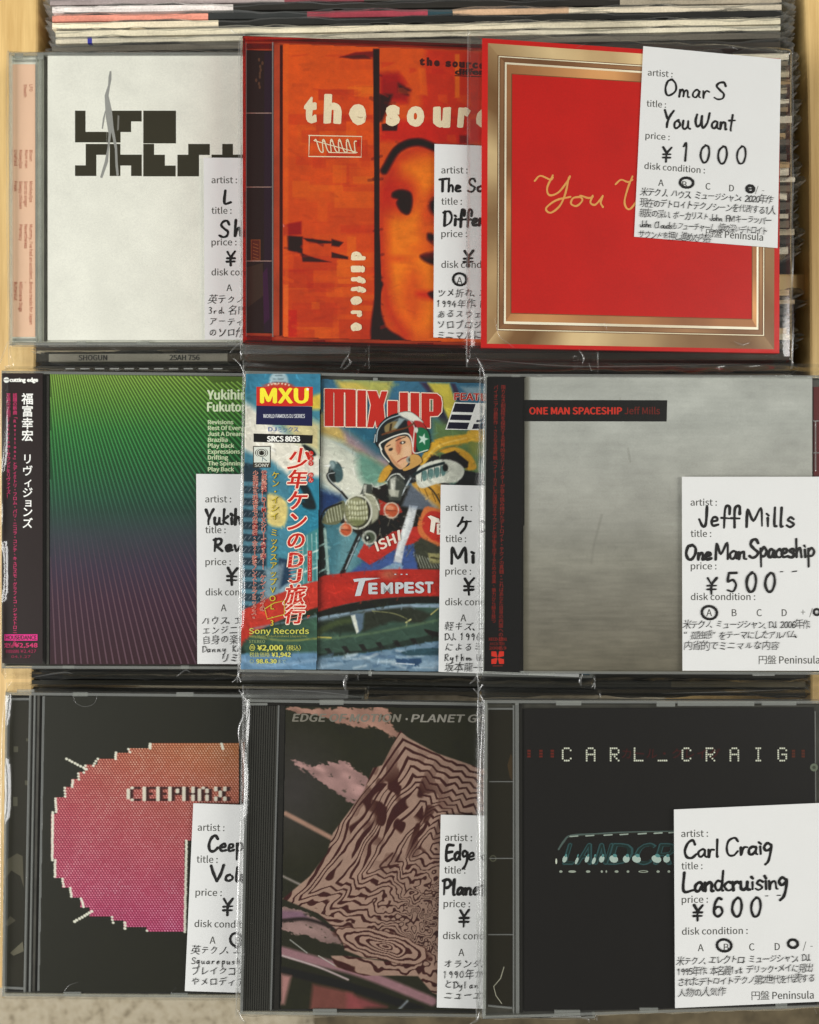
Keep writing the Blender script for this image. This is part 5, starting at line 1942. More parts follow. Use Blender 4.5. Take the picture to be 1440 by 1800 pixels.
hand(hk, 'Mix-up', 792, 990, 29, 4.8, INKC, width=130, gap=.12)
hand(hk, '¥', 815, 1044, 27, 4.2, INKC)
hand(hk, '600', 862, 1044, 28, 4.2, INKC)
notes(hk, ['軽キズ、ニ枚組', 'DJ、1996年作', 'によるミックス', 'Rythm、Under', '坂本龍一、Air'], 781, 1101, 18.2, 18, INKC, rot=0)
hk.mb.build('handwriting', M['ink'], cd)
sleeve('E', qE, 'clear plastic sleeve over the painted rider disc case', ml=8, mt=22, mb_=22, seed=5,
       creases=[([(425, 642), (430, 660), (428, 690)], 4, .0008), ([(428, 690), (424, 900), (420, 1150)], 4, .0010), ([(424, 1168), (418, 1190), (408, 1200)], 4), ([(612, 628), (616, 638), (604, 650)], 4), ([(610, 1186), (606, 1200), (608, 1214)], 6), ([(410, 630), (422, 640), (428, 655)], 3), ([(652, 1176), (653, 1190)], 3)],
       flap=(424, 1180, 612, 1196))

# ================================================================== row 2, right: grey cover
qF = [(853, 657), (1470, 660), (1468, 1186), (849, 1184)]
tF, bF = jewel_case('F', qF, 'clear disc case with a misty grey cover and black title bar', tray='smoke_plastic', bcol=(110, 108, 100), bk=[(924, 663), (1427, 665), (1427, 1181), (920, 1180)],
                    ribs=[(922, 664, 917, 1180, 5, 'black_plastic'), (1434, 740, 1434, 828, 2, 'case_edge'), (1430, 740, 1440, 740, 2, 'case_edge'), (1430, 796, 1442, 796, 2, 'case_edge')],
                    tabs=[(900, 659, 14, 4), (945, 659, 8, 4), (1324, 1184, 38, 4), (1372, 659, 20, 4), (930, 1183, 44, 4)])
p = PL['F']
R = Ras(918, 662, 1428, 1182, 2.0, (160, 162, 156))
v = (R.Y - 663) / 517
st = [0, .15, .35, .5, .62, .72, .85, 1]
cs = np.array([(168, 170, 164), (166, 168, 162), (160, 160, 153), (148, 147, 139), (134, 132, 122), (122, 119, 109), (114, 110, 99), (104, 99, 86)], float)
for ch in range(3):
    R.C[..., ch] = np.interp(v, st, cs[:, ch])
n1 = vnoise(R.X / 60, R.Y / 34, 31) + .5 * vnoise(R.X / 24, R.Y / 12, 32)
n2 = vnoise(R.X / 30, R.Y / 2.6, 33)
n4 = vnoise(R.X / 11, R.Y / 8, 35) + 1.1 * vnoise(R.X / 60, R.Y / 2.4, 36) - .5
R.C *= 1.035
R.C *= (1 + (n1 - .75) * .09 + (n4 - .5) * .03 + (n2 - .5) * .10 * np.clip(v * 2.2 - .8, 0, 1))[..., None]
R.ell(960, 680, 90, 30, (150, 152, 146), 30, 0, .3)
R.line([(1058, 905), (1044, 960), (1040, 990)], 2.5, (110, 108, 100), 2, .4)
R.line([(1104, 788), (1108, 812)], 2, (120, 120, 112), 1.5, .5)
R.line([(1090, 700), (1090, 720)], 1, (150, 150, 140), 1)
R.poly([(918, 662), (931, 662), (929, 1182), (918, 1182)], (96, 92, 78), 2.5, .55)  # shade of the gap beside the paper band, painted into the cover
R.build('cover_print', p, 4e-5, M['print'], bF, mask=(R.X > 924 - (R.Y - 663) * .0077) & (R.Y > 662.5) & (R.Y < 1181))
ik = Ink(p, 1.1e-4)
ik.poly([(920, 703), (1173, 703.5), (1172, 741), (920, 740.5)], (32, 28, 24))
ik.text('ONE MAN SPACESHIP', 931, 728, 11.8, (196, 54, 42), width=162, kind='n', bold=.75)
ik.text('Jeff Mills', 1098, 728, 11.8, (112, 40, 32), width=62, kind='n', bold=.2)
ik.mb.build('cover_lettering', M['print'], bF)
mb = MB()
mb.prism(p.pts([1430, 1466, 1466, 1430], [680, 680, 1160, 1160], -0.0008)[::-1], 0.0003, alb((92, 26, 22)))
mb.build('inlay_edge', M['print'], tF)
mb = MB()
mb.prism(p.pts([856, 920, 914, 851], [663, 663, 1182, 1180], LID + .0002)[::-1], 0.0002, alb((26, 24, 20)))
obF = mb.build('paper_band', M['print'], tF)
obF['label'] = 'black paper band with two columns of dull red lettering'
ik = Ink(p, LID + .0002 + 3e-5)
DR = (122, 40, 30)
ik.vert('限りなき創造性を探究する世界的なクリエイターが自ら挑み続けたデトロイト・テクノの真髄。これはあなた自身の内面への旅である', 885, 681, 7.9, 7.6, DR, .004, -.08)
ik.vert('パイオニアの最新作、さらなる世界観へフォーカスした深遠なるサウンドの宇宙を旅するための音楽、重力から解き放つ', 872, 681, 7.75, 7.4, DR, .004, -.08)
ik.text('XECD-1091', 859, 1126, 5, DR, width=32, kind='n', bold=.2)
ik.text('AXCD-040', 861, 1134, 4.6, DR, width=26, kind='n')
ik.text('2006.9', 860, 1141.5, 4.8, DR, width=30, kind='n', bold=.2)
ik.rect(864, 1145, 886, 1167, (190, 50, 38))
for k in range(4):
    a = k * math.pi / 2
    c_, s_ = math.cos(a), math.sin(a)
    ik.poly([(875 + c_ * x - s_ * y, 1156 + s_ * x + c_ * y) for x, y in ((-3, -12), (3, -12), (.8, -2.5), (-.8, -2.5))], (26, 24, 20))
ik.ell(875, 1156, 2, 2, (26, 24, 20))
ik.rect(866, 1170, 884, 1171, DR)
ik.mb.build('band_lettering', M['ink'], obF)
tg, cd, hk = price_card('F', 'price card with ¥500 on the misty grey cover', [(1199, 838), (1452, 838), (1452, 1179), (1200, 1179)], (1199, 838), (1, 0), (.003, 1.0))
hand(hk, 'Jeff', 1227, 925, 34, 4.8, INKC, width=74, jit=.01)
hand(hk, 'Mills', 1310, 926, 34, 4.8, INKC, width=90, jit=.01)
hand(hk, 'One', 1205, 984, 27, 5, INKC, width=46, gap=0)
hand(hk, 'Man', 1256, 983, 30, 5, INKC, width=56, gap=0)
hand(hk, 'Spaceship', 1316, 980, 32, 4.8, INKC, width=116, gap=-.02, slant=.0)
hand(hk, '¥', 1242, 1043, 27, 4.4, INKC, jit=.004)
hand(hk, '5', 1276, 1041, 35, 4.8, INKC, jit=.004)
hand(hk, '0', 1310, 1041, 35, 4.8, INKC, jit=.004)
hand(hk, '0', 1343, 1041, 35, 4.8, INKC, jit=.004)
hk.stroke([(1372, 1005), (1376, 1005)], 1.6, INKC)
hk.stroke([(1393, 1005), (1400, 1004)], 2, INKC)
ring(hk, 1247, 1077, 12.5, 12, 4.4)
ring(hk, 1436, 1076, 5, 5.5, 4)
notes(hk, ['米テクノ、ミュージシャン、DJ、2006年作、', '“孤独感”をテーマにしたアルバム、', '内省的でミニマルな内容'], 1202, 1098, 18.5, 17, INKC, width=[228, 205, 168])
hk.mb.build('handwriting', M['ink'], cd)
sleeve('F', qF, 'clear plastic sleeve over the misty grey disc case', ml=9, mr=8, mt=24, mb_=22, seed=6,
       creases=[([(838, 628), (848, 645), (852, 665)], 4, .0009), ([(851, 665), (847, 900), (845, 1150)], 6, .0014), ([(846, 1165), (838, 1190), (826, 1202)], 5), ([(1024, 1184), (1020, 1196), (1022, 1206)], 5), ([(1036, 640), (1040, 652)], 4), ([(826, 630), (1020, 644), (1300, 640)], 2)])

# ================================================================== row 3, left: stitched disc cover
qG = [(10, 1217), (640, 1223), (633, 1756), (4, 1751)]
tG, bG = jewel_case('G', qG, 'clear disc case with a red stitched disc on a black cover', tray='black_plastic', bcol=(40, 40, 31), bk=[(80, 1225), (606, 1228), (600, 1746), (70, 1742)],
                    ribs=[(53, 1222, 43, 1745, 3.4, 'case_edge'), (61, 1222, 52, 1745, 3, 'case_edge'), (68, 1222, 59, 1745, 4, 'smoke_plastic'), (77, 1224, 68, 1742, 4.4, 'case_edge'), (12, 1229, 52, 1229, 4, 'case_edge'), (6, 1736, 44, 1738, 4, 'case_edge')],
                    tabs=[(128, 1217, 26, 7), (310, 1217, 30, 7), (112, 1744, 30, 6), (300, 1746, 30, 6), (30, 1212, 30, 5)])
p = PL['G']
R = Ras(64, 1224, 420, 1746, 1.15, (40, 40, 31))
cw, chh = 5.0, 3.9
# stepped outline of the disc, snapped to rows
rows = [(1306, 264, 420), (1316, 226, 420), (1324, 204, 420), (1334, 172, 420), (1344, 150, 420), (1357, 138, 420), (1370, 126, 420), (1383, 114, 420), (1402, 99, 420), (1430, 90, 420), (1510, 96, 420), (1543, 110, 420), (1560, 124, 420), (1578, 142, 420), (1595, 158, 420), (1611, 196, 420), (1618, 218, 420), (1629, 258, 420), (1638, 0, 0)]
ins = np.zeros(R.X.shape, bool)
for (y0, xl, xr), (y1, _, _) in zip(rows[:-1], rows[1:]):
    xr_ = np.where(R.Y < 1478, 420, 324)
    ins |= (R.Y >= y0) & (R.Y < y1) & (R.X > xl) & (R.X < xr_)
tt = np.clip((R.Y - 1306) / 330, 0, 1)
hx = np.clip((R.X - 90) / 320, 0, 1)
base = np.array([166, 84, 66.]) * (1 - tt)[..., None] + np.array([174, 60, 98.]) * tt[..., None]
base += (np.array([10, 24, -6.]) * (hx * (1 - tt))[..., None])
base += np.array([12, -8, 10.]) * ((1 - hx) * (1 - abs(tt - .4)))[..., None]
rowi = np.floor(R.Y / chh)
ph = (R.X + rowi * 2.5) / cw
fx = ph - np.floor(ph)
fy = R.Y / chh - rowi
st_ = np.clip(1.25 - 2.3 * np.hypot((fx - .5) * 1.1 - (fy - .5) * .5, (fy - .5) * .8), 0, 1)
amp = 0.65 + 0.7 * vnoise(np.floor(ph) * .9, rowi * .9, 44)
hl = np.array([242, 186, 160.]) * (1 - tt)[..., None] + np.array([240, 160, 190.]) * tt[..., None]
col = base * (0.72 + .34 * st_[..., None]) + (hl - base) * (np.clip(st_ - .45, 0, 1) * 1.45 * amp * (.8 + .5 * vnoise(R.X / 30, R.Y / 30, 45)))[..., None]
R.C = np.where(ins[..., None], col, R.C)
rr = random.Random(9)
# lighter room reflections in the black
R.ell(250, 1400, 160, 60, (50, 50, 38), 50, 0, .0)


def beads(x0, y0, x1, y1, n, r=2.6):
    for k in range(n):
        t = k / max(n - 1, 1)
        R.ell(x0 + (x1 - x0) * t + rr.uniform(-.5, .5), y0 + (y1 - y0) * t, r, r * .75, (222, 220, 204), .6, .5)


beads(93, 1428, 92, 1512, 28)
beads(98, 1404, 99, 1427, 7)
beads(97, 1512, 97, 1541, 9)
beads(110, 1545, 112, 1558, 4)
beads(124, 1561, 126, 1576, 5)
beads(143, 1580, 147, 1594, 5)
beads(114, 1385, 115, 1400, 4)
beads(128, 1372, 127, 1383, 4)
beads(138, 1360, 139, 1370, 3)
beads(150, 1346, 148, 1358, 3)
beads(117, 1334, 152, 1352, 8, 2.8)
beads(172, 1334, 164, 1346, 4)
beads(204, 1323, 203, 1334, 4)
beads(226, 1317, 229, 1322, 2)
beads(264, 1308, 264, 1315, 3, 3)
beads(390, 1308, 392, 1316, 3, 3)
beads(328, 1478, 325, 1638, 46)
beads(131, 1620, 162, 1602, 8, 3)
beads(197, 1612, 199, 1622, 3)
beads(220, 1622, 220, 1632, 3, 3)
beads(259, 1636, 256, 1637, 1, 2.4)
R.poly([(332, 1478), (420, 1478), (420, 1640), (330, 1640)], (38, 38, 29), 1)
# stitched lettering
DK = (60, 34, 34)


def stitched(ch, x, w):
    """7-row stitched capitals, light left side and dark body"""
    F5 = {'C': ['.##', '#..', '#..', '#..', '#..', '#..', '.##'], 'E': ['###', '#..', '#..', '##.', '#..', '#..', '###'], 'P': ['###', '#.#', '#.#', '###', '#..', '#..', '#..'],
          'H': ['#.#', '#.#', '#.#', '###', '#.#', '#.#', '#.#'], 'M': ['#.#', '###', '###', '#.#', '#.#', '#.#', '#.#'], 'A': ['.#.', '#.#', '#.#', '###', '#.#', '#.#', '#.#'], 'X': ['#.#', '#.#', '.#.', '.#.', '.#.', '#.#', '#.#']}[ch]
    for r_, row in enumerate(F5):
        for c_, v_ in enumerate(row):
            if v_ == '#':
                X0, Y0 = x + (c_ + .8) * w / 3, 1385 + r_ * 3.5
                R.ell(X0 + 2.2, Y0, w / 6 + 1.2, 2.2, DK, .7)
    for r_, row in enumerate(F5):
        for c_, v_ in enumerate(row):
            if v_ == '#' and (c_ == 0 or row[c_ - 1] != '#'):
                X0, Y0 = x + (c_ + .5) * w / 3, 1385 + r_ * 3.5
                R.ell(X0 - .6, Y0, 3.4, 2.5, (214, 206, 190), .7)


for ch, x in zip('CEEPHAX', (223, 251, 275, 296, 320, 348, 376)):
    stitched(ch, x, 20 if ch not in 'HX' else 24)
R.build('cover_print', p, 4e-5, M['print'], bG, mask=(R.X > 80 - (R.Y - 1225) * .0193) & (R.Y > 1225) & (R.Y < 1743))
mb = MB()
mb.prism(p.pts([80, 606, 600, 70], [1225, 1228, 1746, 1742], 1e-5)[::-1], 2e-5, alb((40, 40, 31)))
mb.build('cover_ground', M['print'], bG)
mb = MB()
mb.prism(p.pts([13, 51, 41, 6], [1232, 1232, 1734, 1733], -0.0009)[::-1], 0.0003, alb((44, 42, 32)))
spG = mb.build('spine_card', M['print'], tG)
ik = Ink(p, -0.0009 + 3e-5)
for x, y, w, h_ in ((24, 1312, 8, 10), (23, 1401, 8, 16), (44, 1372, 6, 8), (46, 1298, 4, 5)):
    ik.rect(x, y, x + w, y + h_, (84, 82, 68))
ik.poly([(6, 1530), (14, 1510), (30, 1500), (40, 1505), (42, 1560), (36, 1540), (20, 1530), (10, 1545)], (84, 80, 66))
ik.poly([(18, 1675), (40, 1655), (42, 1672), (24, 1680)], (104, 100, 84))
ik.poly([(8, 1625), (18, 1610), (28, 1618), (14, 1628)], (80, 76, 64))
ik.poly([(7, 1560), (12, 1548), (12, 1580), (6, 1590)], (70, 68, 56))
ik.mb.build('spine_print', M['print'], spG)
tg, cd, hk = price_card('G', 'price card on the stitched disc cover, handwriting starting Ceep', [(340, 1412), (590, 1420), (580, 1750), (325, 1742)], (334, 1408), (1.02, .02), (-.034, 1.02))
hand(hk, 'Ceephax', 366, 1496, 28, 4.6, INKC, width=106, rot=.02)
hand(hk, 'olume', 394, 1549, 25, 5, INKC, width=88, rot=.02, gap=.04)
hk.stroke([(371, 1522), (375, 1535), (381, 1549)], 5, INKC)
hk.stroke([(393, 1521), (388, 1536), (381, 1549)], 5, INKC)
hand(hk, '¥', 391, 1607, 27, 4.2, INKC)
hand(hk, '600', 440, 1608, 28, 4.2, INKC)
ring(hk, 415, 1652, 10, 12, 4)
notes(hk, ['英テクノ、エレクトロ', 'Squarepusher', 'ブレイクコア感', 'やメロディアスエ'], 336, 1670, 18.4, 17, INKC, rot=.015)
hk.mb.build('handwriting', M['ink'], cd)
sleeve('G', qG, 'clear plastic sleeve over the red stitched disc case', ml=6, mt=14, mb_=16, seed=7,
       creases=[([(9, 1222), (4, 1300), (2, 1500), (0, 1700)], 4, .0012), ([(128, 1222), (134, 1236), (150, 1242), (166, 1236), (172, 1220)], 1.2, .0002), ([(112, 1745), (122, 1732), (140, 1726)], 1.2, .0002), ([(300, 1745), (310, 1736)], 1.2, .0002)])

# ================================================================== row 3, middle: contour cover
qH = [(434, 1229), (1052, 1239), (1046, 1790), (422, 1783)]
tH, bH = jewel_case('H', qH, 'clear disc case with black ridged spine and contour-line cover', tray='black_plastic', bcol=(42, 42, 32), bk=[(503, 1242), (1040, 1250), (1034, 1778), (494, 1772)],
                    ribs=[(490, 1240, 476, 1776, 3, 'case_edge'), (497, 1240, 486, 1775, 8, 'black_plastic')],
                    tabs=[(562, 1230, 42, 9), (550, 1774, 42, 9), (430, 1236, 40, 4)])
p = PL['H']
mb = MB()
for k in range(13):
    x0 = 438 + k * 4.05
    x1 = 426 + k * 3.9
    bar(mb, p, x0, 1241, x1, 1776, 2.4, -0.0001, 0.0012)
ri = mb
ri.build('spine_ridges', M['ridge_plastic'], tH)['kind'] = 'stuff'
mb = MB()
mb.add(p.pts([435, 490, 477, 423], [1241, 1241, 1777, 1777], -0.0010), [[0, 1, 2, 3]])
sp = mb.build('spine_panel', M['black_plastic'], tH)
R = Ras(492, 1241, 1040, 1779, 1.1, (42, 42, 32))
X, Y = R.X, R.Y
TAN = np.array([154, 126, 112.])
MAR = np.array([62, 34, 30.])
R.ell(520, 1390, 60, 80, (62, 58, 58), 50, 0, .8)


def ragged(pts, col, soft=6, sx=9, sy=5, seed=1, rot=.45):
    """cloud shape with a torn, noisy outline and uneven tone"""
    t_ = Ras(492, 1241, 1040, 1779, 1.1, (0, 0, 0))
    t_.spl(pts, (1, 1, 1), soft)
    u_, v_ = X * math.cos(rot) + Y * math.sin(rot), -X * math.sin(rot) + Y * math.cos(rot)
    q_ = vnoise(u_ / sx / 1.8, v_ / sy, seed) + .6 * vnoise(u_ / 4, v_ / 2.6, seed + 1)
    m_ = np.clip((t_.C[..., 0] + (q_ - .8) * .75 - .5) * 4, 0, 1) * (t_.C[..., 0] > .02)
    tone = .80 + .30 * vnoise(u_ / 26, v_ / 9, seed + 2)
    R.C = R.C * (1 - m_[..., None]) + np.asarray(col, float) * tone[..., None] * m_[..., None]


ragged([(500, 1246), (540, 1243), (600, 1244), (660, 1242), (682, 1246), (690, 1270), (702, 1288), (730, 1304), (766, 1324), (850, 1352), (850, 1362), (760, 1334), (690, 1296), (660, 1280), (615, 1276), (560, 1258), (520, 1252)], (158, 120, 106), 5, seed=81)
ragged([(516, 1336), (545, 1344), (575, 1342), (600, 1338), (622, 1346), (648, 1372), (652, 1395), (632, 1412), (600, 1402), (568, 1380), (542, 1362), (528, 1352)], (166, 130, 126), 6, seed=84)
R.line([(502, 1430), (540, 1450), (585, 1474)], 8, (156, 122, 106), 2)
R.line([(497, 1540), (530, 1556)], 3, (150, 140, 136), 2)
ragged([(490, 1594), (530, 1600), (580, 1632), (600, 1660), (560, 1652), (490, 1630)], (140, 114, 110), 5, seed=88)
R.poly([(494, 1600), (530, 1602), (545, 1615), (494, 1618)], (120, 90, 110), 3, .8)
R.line([(497, 1618), (540, 1616), (590, 1632)], 6, (44, 36, 36), 2)
R.line([(497, 1672), (560, 1690), (640, 1712), (760, 1760)], 16, (142, 106, 112), 3)
R.line([(497, 1680), (560, 1700), (612, 1722)], 3, (190, 170, 172), 1.5)
R.line([(497, 1706), (620, 1736), (740, 1775)], 12, (30, 26, 24), 3)
R.poly([(494, 1712), (512, 1716), (500, 1765), (494, 1765)], (160, 116, 112), 4)
R.poly([(550, 1730), (620, 1745), (640, 1775), (545, 1775)], (110, 66, 60), 4)
R.poly([(610, 1745), (680, 1770), (610, 1775)], (140, 70, 74), 5, .8)
R.line([(510, 1652), (540, 1675)], 1.4, (170, 170, 165), .7)
R.line([(560, 1680), (590, 1698)], 1.4, (180, 180, 170), .7)
R.line([(645, 1710), (690, 1706), (700, 1700)], 2, (110, 120, 130), 1, .8)
R.line([(700, 1776), (716, 1760)], 4, (150, 160, 170), 2, .7)
# banded peak
peak = [(704, 1284), (716, 1296), (768, 1324), (850, 1352), (850, 1780), (760, 1745), (735, 1716), (700, 1715), (640, 1715), (590, 1700), (582, 1680), (608, 1680), (680, 1690), (725, 1685), (700, 1690), (640, 1684), (606, 1670), (598, 1640), (560, 1606), (497, 1580), (545, 1540), (575, 1500), (585, 1465), (640, 1390), (656, 1350), (672, 1345), (690, 1310)]
Mk = Ras(492, 1241, 1040, 1779, 1.1, (0, 0, 0))
Mk.poly(peak, (1, 1, 1), 1.2)
mk = Mk.C[..., 0]
n = vnoise(X / 46 + 3, Y / 40, 51) * 2 - 1
n2 = vnoise(X / 17, Y / 15, 52) * 2 - 1
n3 = vnoise(X / 7, Y / 7, 53) * 2 - 1
cx_, cy_ = 780., 1620.
cen = np.exp(-(((X - cx_) / 95) ** 2 + ((Y - cy_) / 75) ** 2))
# height field: pyramid with ridges
L1 = (X - 704) * 0.60 + (Y - 1284) * 1.0          # right flank falls gently
L2 = (704 - X) * 1.15 + (Y - 1284) * 0.0 + 0
d_left = -((X - 704) * 0.86 + (Y - 1284) * 0.50)    # distance to the left flank line
d_right = ((Y - 1284) - (X - 704) * 0.47) / 1.10
d_l = ((X - 704) + (Y - 1284) * 0.66) / 1.2
d_b = ((1582 - Y) + (X - 510) * 0.32) / 1.05
fld = np.minimum(np.minimum(d_right, d_l), np.maximum(d_b, 0) + 0)
fld = np.where(Y > 1590 + (X - 510) * .3, 20 + np.abs(Y - 1660 - (X - 680) * .18) * .7, fld)
tri = lambda q_: np.abs((q_ % 1) * 2 - 1) * 2 - 1
uu = (X - 704) * .80 + (Y - 1284) * .42          # across the left flank
env = np.clip((Y - 1310) / 110, 0, 1) * np.clip((1640 - Y) / 60, 0, 1)
fld = fld + env * (11 * tri(uu / 62 + n * .25 + .1) * np.clip(1 - np.abs(uu - 10) / 150, 0, 1) + 5 * tri(uu / 27 + Y / 140 + n * .4))
fld = fld + n * 9 * np.clip((Y - 1320) / 120, .15, 1) + n2 * 4.5 * np.clip((Y - 1400) / 200, .1, 1) + cen * (n2 * 26 + n3 * 20)
band = 0.5 + 0.5 * np.cos(fld / 11.5 * 2 * math.pi)
sharp = np.clip((band - .60 - .16 * (vnoise(X / 26, Y / 26, 66) - .5)) * 5, 0, 1)
# broken dark blotches on the upper flank
bl = np.clip((vnoise((X + Y * .3) / 13, (Y - X * .3) / 21, 60) - .56) * 9, 0, 1) * np.clip(1.6 * np.exp(-(((X - 705) / 60) ** 2 + ((Y - 1420) / 70) ** 2)), 0, 1)
dark = np.clip(np.maximum(sharp, bl), 0, 1)
colr = TAN * (1 - dark[..., None]) + MAR * dark[..., None]
colr = colr * (1 - .12 * cen[..., None])
R.C = R.C * (1 - mk[..., None]) + colr * mk[..., None]
# nested oval below
el = np.sqrt(((X - 676 - (Y - 1663) * .8) / 74) ** 2 + ((Y - 1663 - (X - 676) * .16) / 27) ** 2) + n2 * .10 + n3 * .03
bd = np.clip((np.cos((1 - np.clip(el, 0, 1)) ** 1.3 * 5.2 * 2 * math.pi) - .1) * 4, 0, 1)
om = np.clip((1 - el) * 12, 0, 1)[..., None]
R.C = R.C * (1 - om) + (TAN * (1 - bd[..., None]) + MAR * bd[..., None]) * om
R.line([(700, 1520), (668, 1524), (690, 1500)], 3, MAR, 1)
R.brush(.06, 8, 8, 0, 7)
R.build('cover_print', p, 4e-5, M['print'], bH, mask=(X > 503 - (Y - 1242) * .017) & (Y > 1242 + (X - 503) * .012) & (Y < 1773))
ik = Ink(p, 1.1e-4)
ik.text('EDGE OF MOTION', 514, 1268, 13, (120, 116, 106), width=188, kind='n', bold=.8, shear=.25, rot=.004)
ik.ell(715, 1264, 2, 2, (140, 136, 128))
ik.text('PLANET GOD', 723, 1269, 13, (138, 134, 126), width=150, kind='n', bold=.8, shear=.25, rot=.004)
ik.mb.build('cover_lettering', M['print'], bH)
tg, cd, hk = price_card('H', 'price card on the contour-line cover, handwriting starting Edge', [(775, 1432), (1028, 1438), (1020, 1778), (768, 1771)], (768, 1425), (1.03, .012), (-.022, 1.04))
hand(hk, 'Edge', 783, 1512, 27, 5, INKC, width=52, gap=.02)
hand(hk, 'of Motion', 846, 1512, 27, 5, INKC, width=140)
hand(hk, 'Planet', 778, 1573, 27, 5, INKC, width=78, gap=.06)
hand(hk, '¥', 806, 1628, 28, 4.2, INKC)
hand(hk, '500', 856, 1628, 30, 4.2, INKC)
notes(hk, ['オランダ、エレクトロ', '1990年から主に', 'とDylan Hermelijn', 'ニューエイジを', '　　　　試みた'], 779, 1695, 18.4, 18, INKC, rot=-.01)
hk.mb.build('handwriting', M['ink'], cd)
sleeve('H', qH, 'clear plastic sleeve over the contour-line disc case', ml=11, mt=22, mb_=14, seed=8,
       creases=[([(420, 1212), (430, 1228), (434, 1245)], 5, .001), ([(432, 1245), (428, 1262), (421, 1285), (424, 1320)], 7, .0018), ([(424, 1300), (432, 1360), (428, 1450)], 6, .0016), ([(424, 1440), (420, 1560), (417, 1700), (416, 1765)], 7, .002), ([(418, 1775), (424, 1790), (432, 1798)], 5), ([(838, 1250), (846, 1400), (842, 1600), (842, 1770)], 3, .0004), ([(412, 1208), (560, 1216), (640, 1226)], 2)],
       flap=(424, 1214, 612, 1228))

# ================================================================== row 3, right: black cover
qI = [(852, 1231), (1470, 1232), (1470, 1770), (849, 1791)]
tI, bI = jewel_case('I', qI, 'clear disc case with a black cover and dotted lettering', tray='smoke_plastic', bcol=(35, 34, 27), bk=[(922, 1246), (1431, 1244), (1436, 1768), (922, 1778)],
                    ribs=[(903, 1240, 903, 1782, 2.4, 'case_edge'), (909, 1236, 910, 1782, 6, 'case_edge'), (916, 1238, 917, 1780, 3, 'black_plastic'), (860, 1374, 903, 1374, 1.6, 'case_edge'), (860, 1509, 903, 1509, 1.6, 'case_edge'), (858, 1643, 903, 1643, 1.6, 'case_edge'), (858, 1246, 902, 1246, 3, 'case_edge'), (858, 1768, 900, 1772, 3, 'case_edge'), (1433, 1250, 1434, 1412, 2, 'case_edge')],
                    tabs=[(978, 1232, 44, 8), (1155, 1233, 32, 9), (1192, 1233, 134, 8), (1340, 1233, 60, 7), (975, 1776, 45, 8), (1125, 1772, 32, 8), (1364, 1764, 20, 8)])
p = PL['I']
ik = Ink(p, 3e-5)
ik.poly([(922, 1246), (1431, 1244), (1436, 1768), (922, 1778)], (35, 34, 27))
WH = (206, 208, 190)
F7 = {'C': ['.###.', '#...#', '#....', '#....', '#....', '#...#', '.###.'], 'A': ['.###.', '#...#', '#...#', '#####', '#...#', '#...#', '#...#'], 'R': ['####.', '#...#', '#...#', '####.', '#.#..', '#..#.', '#...#'],
      'L': ['#....', '#....', '#....', '#....', '#....', '#....', '#####'], '_': ['.....', '.....', '.....', '.....', '.....', '.....', '#####'], 'I': ['.###.', '..#..', '..#..', '..#..', '..#..', '..#..', '.###.'], 'G': ['.###.', '#...#', '#....', '#.###', '#...#', '#...#', '.###.']}
for k, ch in enumerate('CARL_CRAIG'):
    x0 = 988 + k * 42.1
    for r_, row in enumerate(F7[ch]):
        for c_, v_ in enumerate(row):
            if v_ == '#':
                ik.rect(x0 + c_ * 3.5, 1314 + r_ * 3.6, x0 + c_ * 3.5 + 2.7, 1314 + r_ * 3.6 + 2.7, WH)
for x in (930, 951, 971, 1395, 1412):
    for j in range(3):
        ik.rect(x - 3, 1318 + j * 5, x + 3, 1321.5 + j * 5, (98, 40, 32) if x < 1300 else (84, 44, 34))
for k, s in enumerate('カール・クレイグ'):
    ik.glyph(s, 1102 + k * 22, 1325, 18, (66, 34, 28), .01, .1)
ik.ell(1431, 1349, 7, 7, (104, 112, 96))
ik.ell(1431, 1349, 3, 3, (70, 74, 62))
TE = (70, 110, 112)
# chrome badge
ik.stroke([(982, 1493), (992, 1478), (1004, 1469), (1050, 1466), (1120, 1463), (1300, 1460)], 3.6, (80, 94, 90))
ik.stroke([(1000, 1471), (1050, 1467.5), (1120, 1464), (1300, 1461)], 1.6, (44, 44, 38))
for x in (1002, 1030, 1062, 1090, 1122, 1150, 1176, 1200):
    ik.stroke([(x, 1470.5 - (x - 1002) * .038), (x + 14, 1469.5 - (x - 1002) * .038)], 2.2, (150, 162, 152))
for ch, x, w in (('L', 990, 17), ('A', 1013, 26), ('N', 1045, 22), ('D', 1068, 38), ('C', 1112, 32), ('R', 1150, 30), ('U', 1186, 26)):
    ik.text(ch, x, 1519, 36, (50, 78, 80), width=w, kind='n', bold=2.0, shear=.3)
    ik.text(ch, x + 1, 1518, 34, (34, 48, 46), width=w * .92, kind='n', shear=.3)
for x, w in ((993, 4), (1014, 2.5), (1032, 3.5), (1044, 3), (1058, 4.5), (1079, 8), (1101, 6), (1119, 8), (1154, 9), (1172, 6)):
    ik.ell(x, 1510 if w > 3.2 else 1513, w, 6.5, (168, 186, 178), 10, .35)
    ik.ell(x + 2, 1504, w * .5, 3, (84, 132, 132), 10, .35)
for x, w in ((986, 3), (1006, 7), (1034, 4), (1058, 2), (1066, 1.5), (1084, 3.5), (1104, 2.5), (1131, 9), (1157, 3), (1176, 2.5)):
    ik.ell(x, 1532, w, 2.2, (150, 158, 146), 10)
    if w > 8:
        ik.ell(x, 1532, w * .7, 1, (50, 52, 44), 10)
ik.ell(978, 1514, 1.6, 5, (200, 206, 190), 10)
for k in range(10):
    ik.ell(random.uniform(930, 1420), random.uniform(1255, 1410), .6, .6, (60, 60, 50), 6)
ik.mb.build('cover_print', M['print'], bI)
mb = MB()
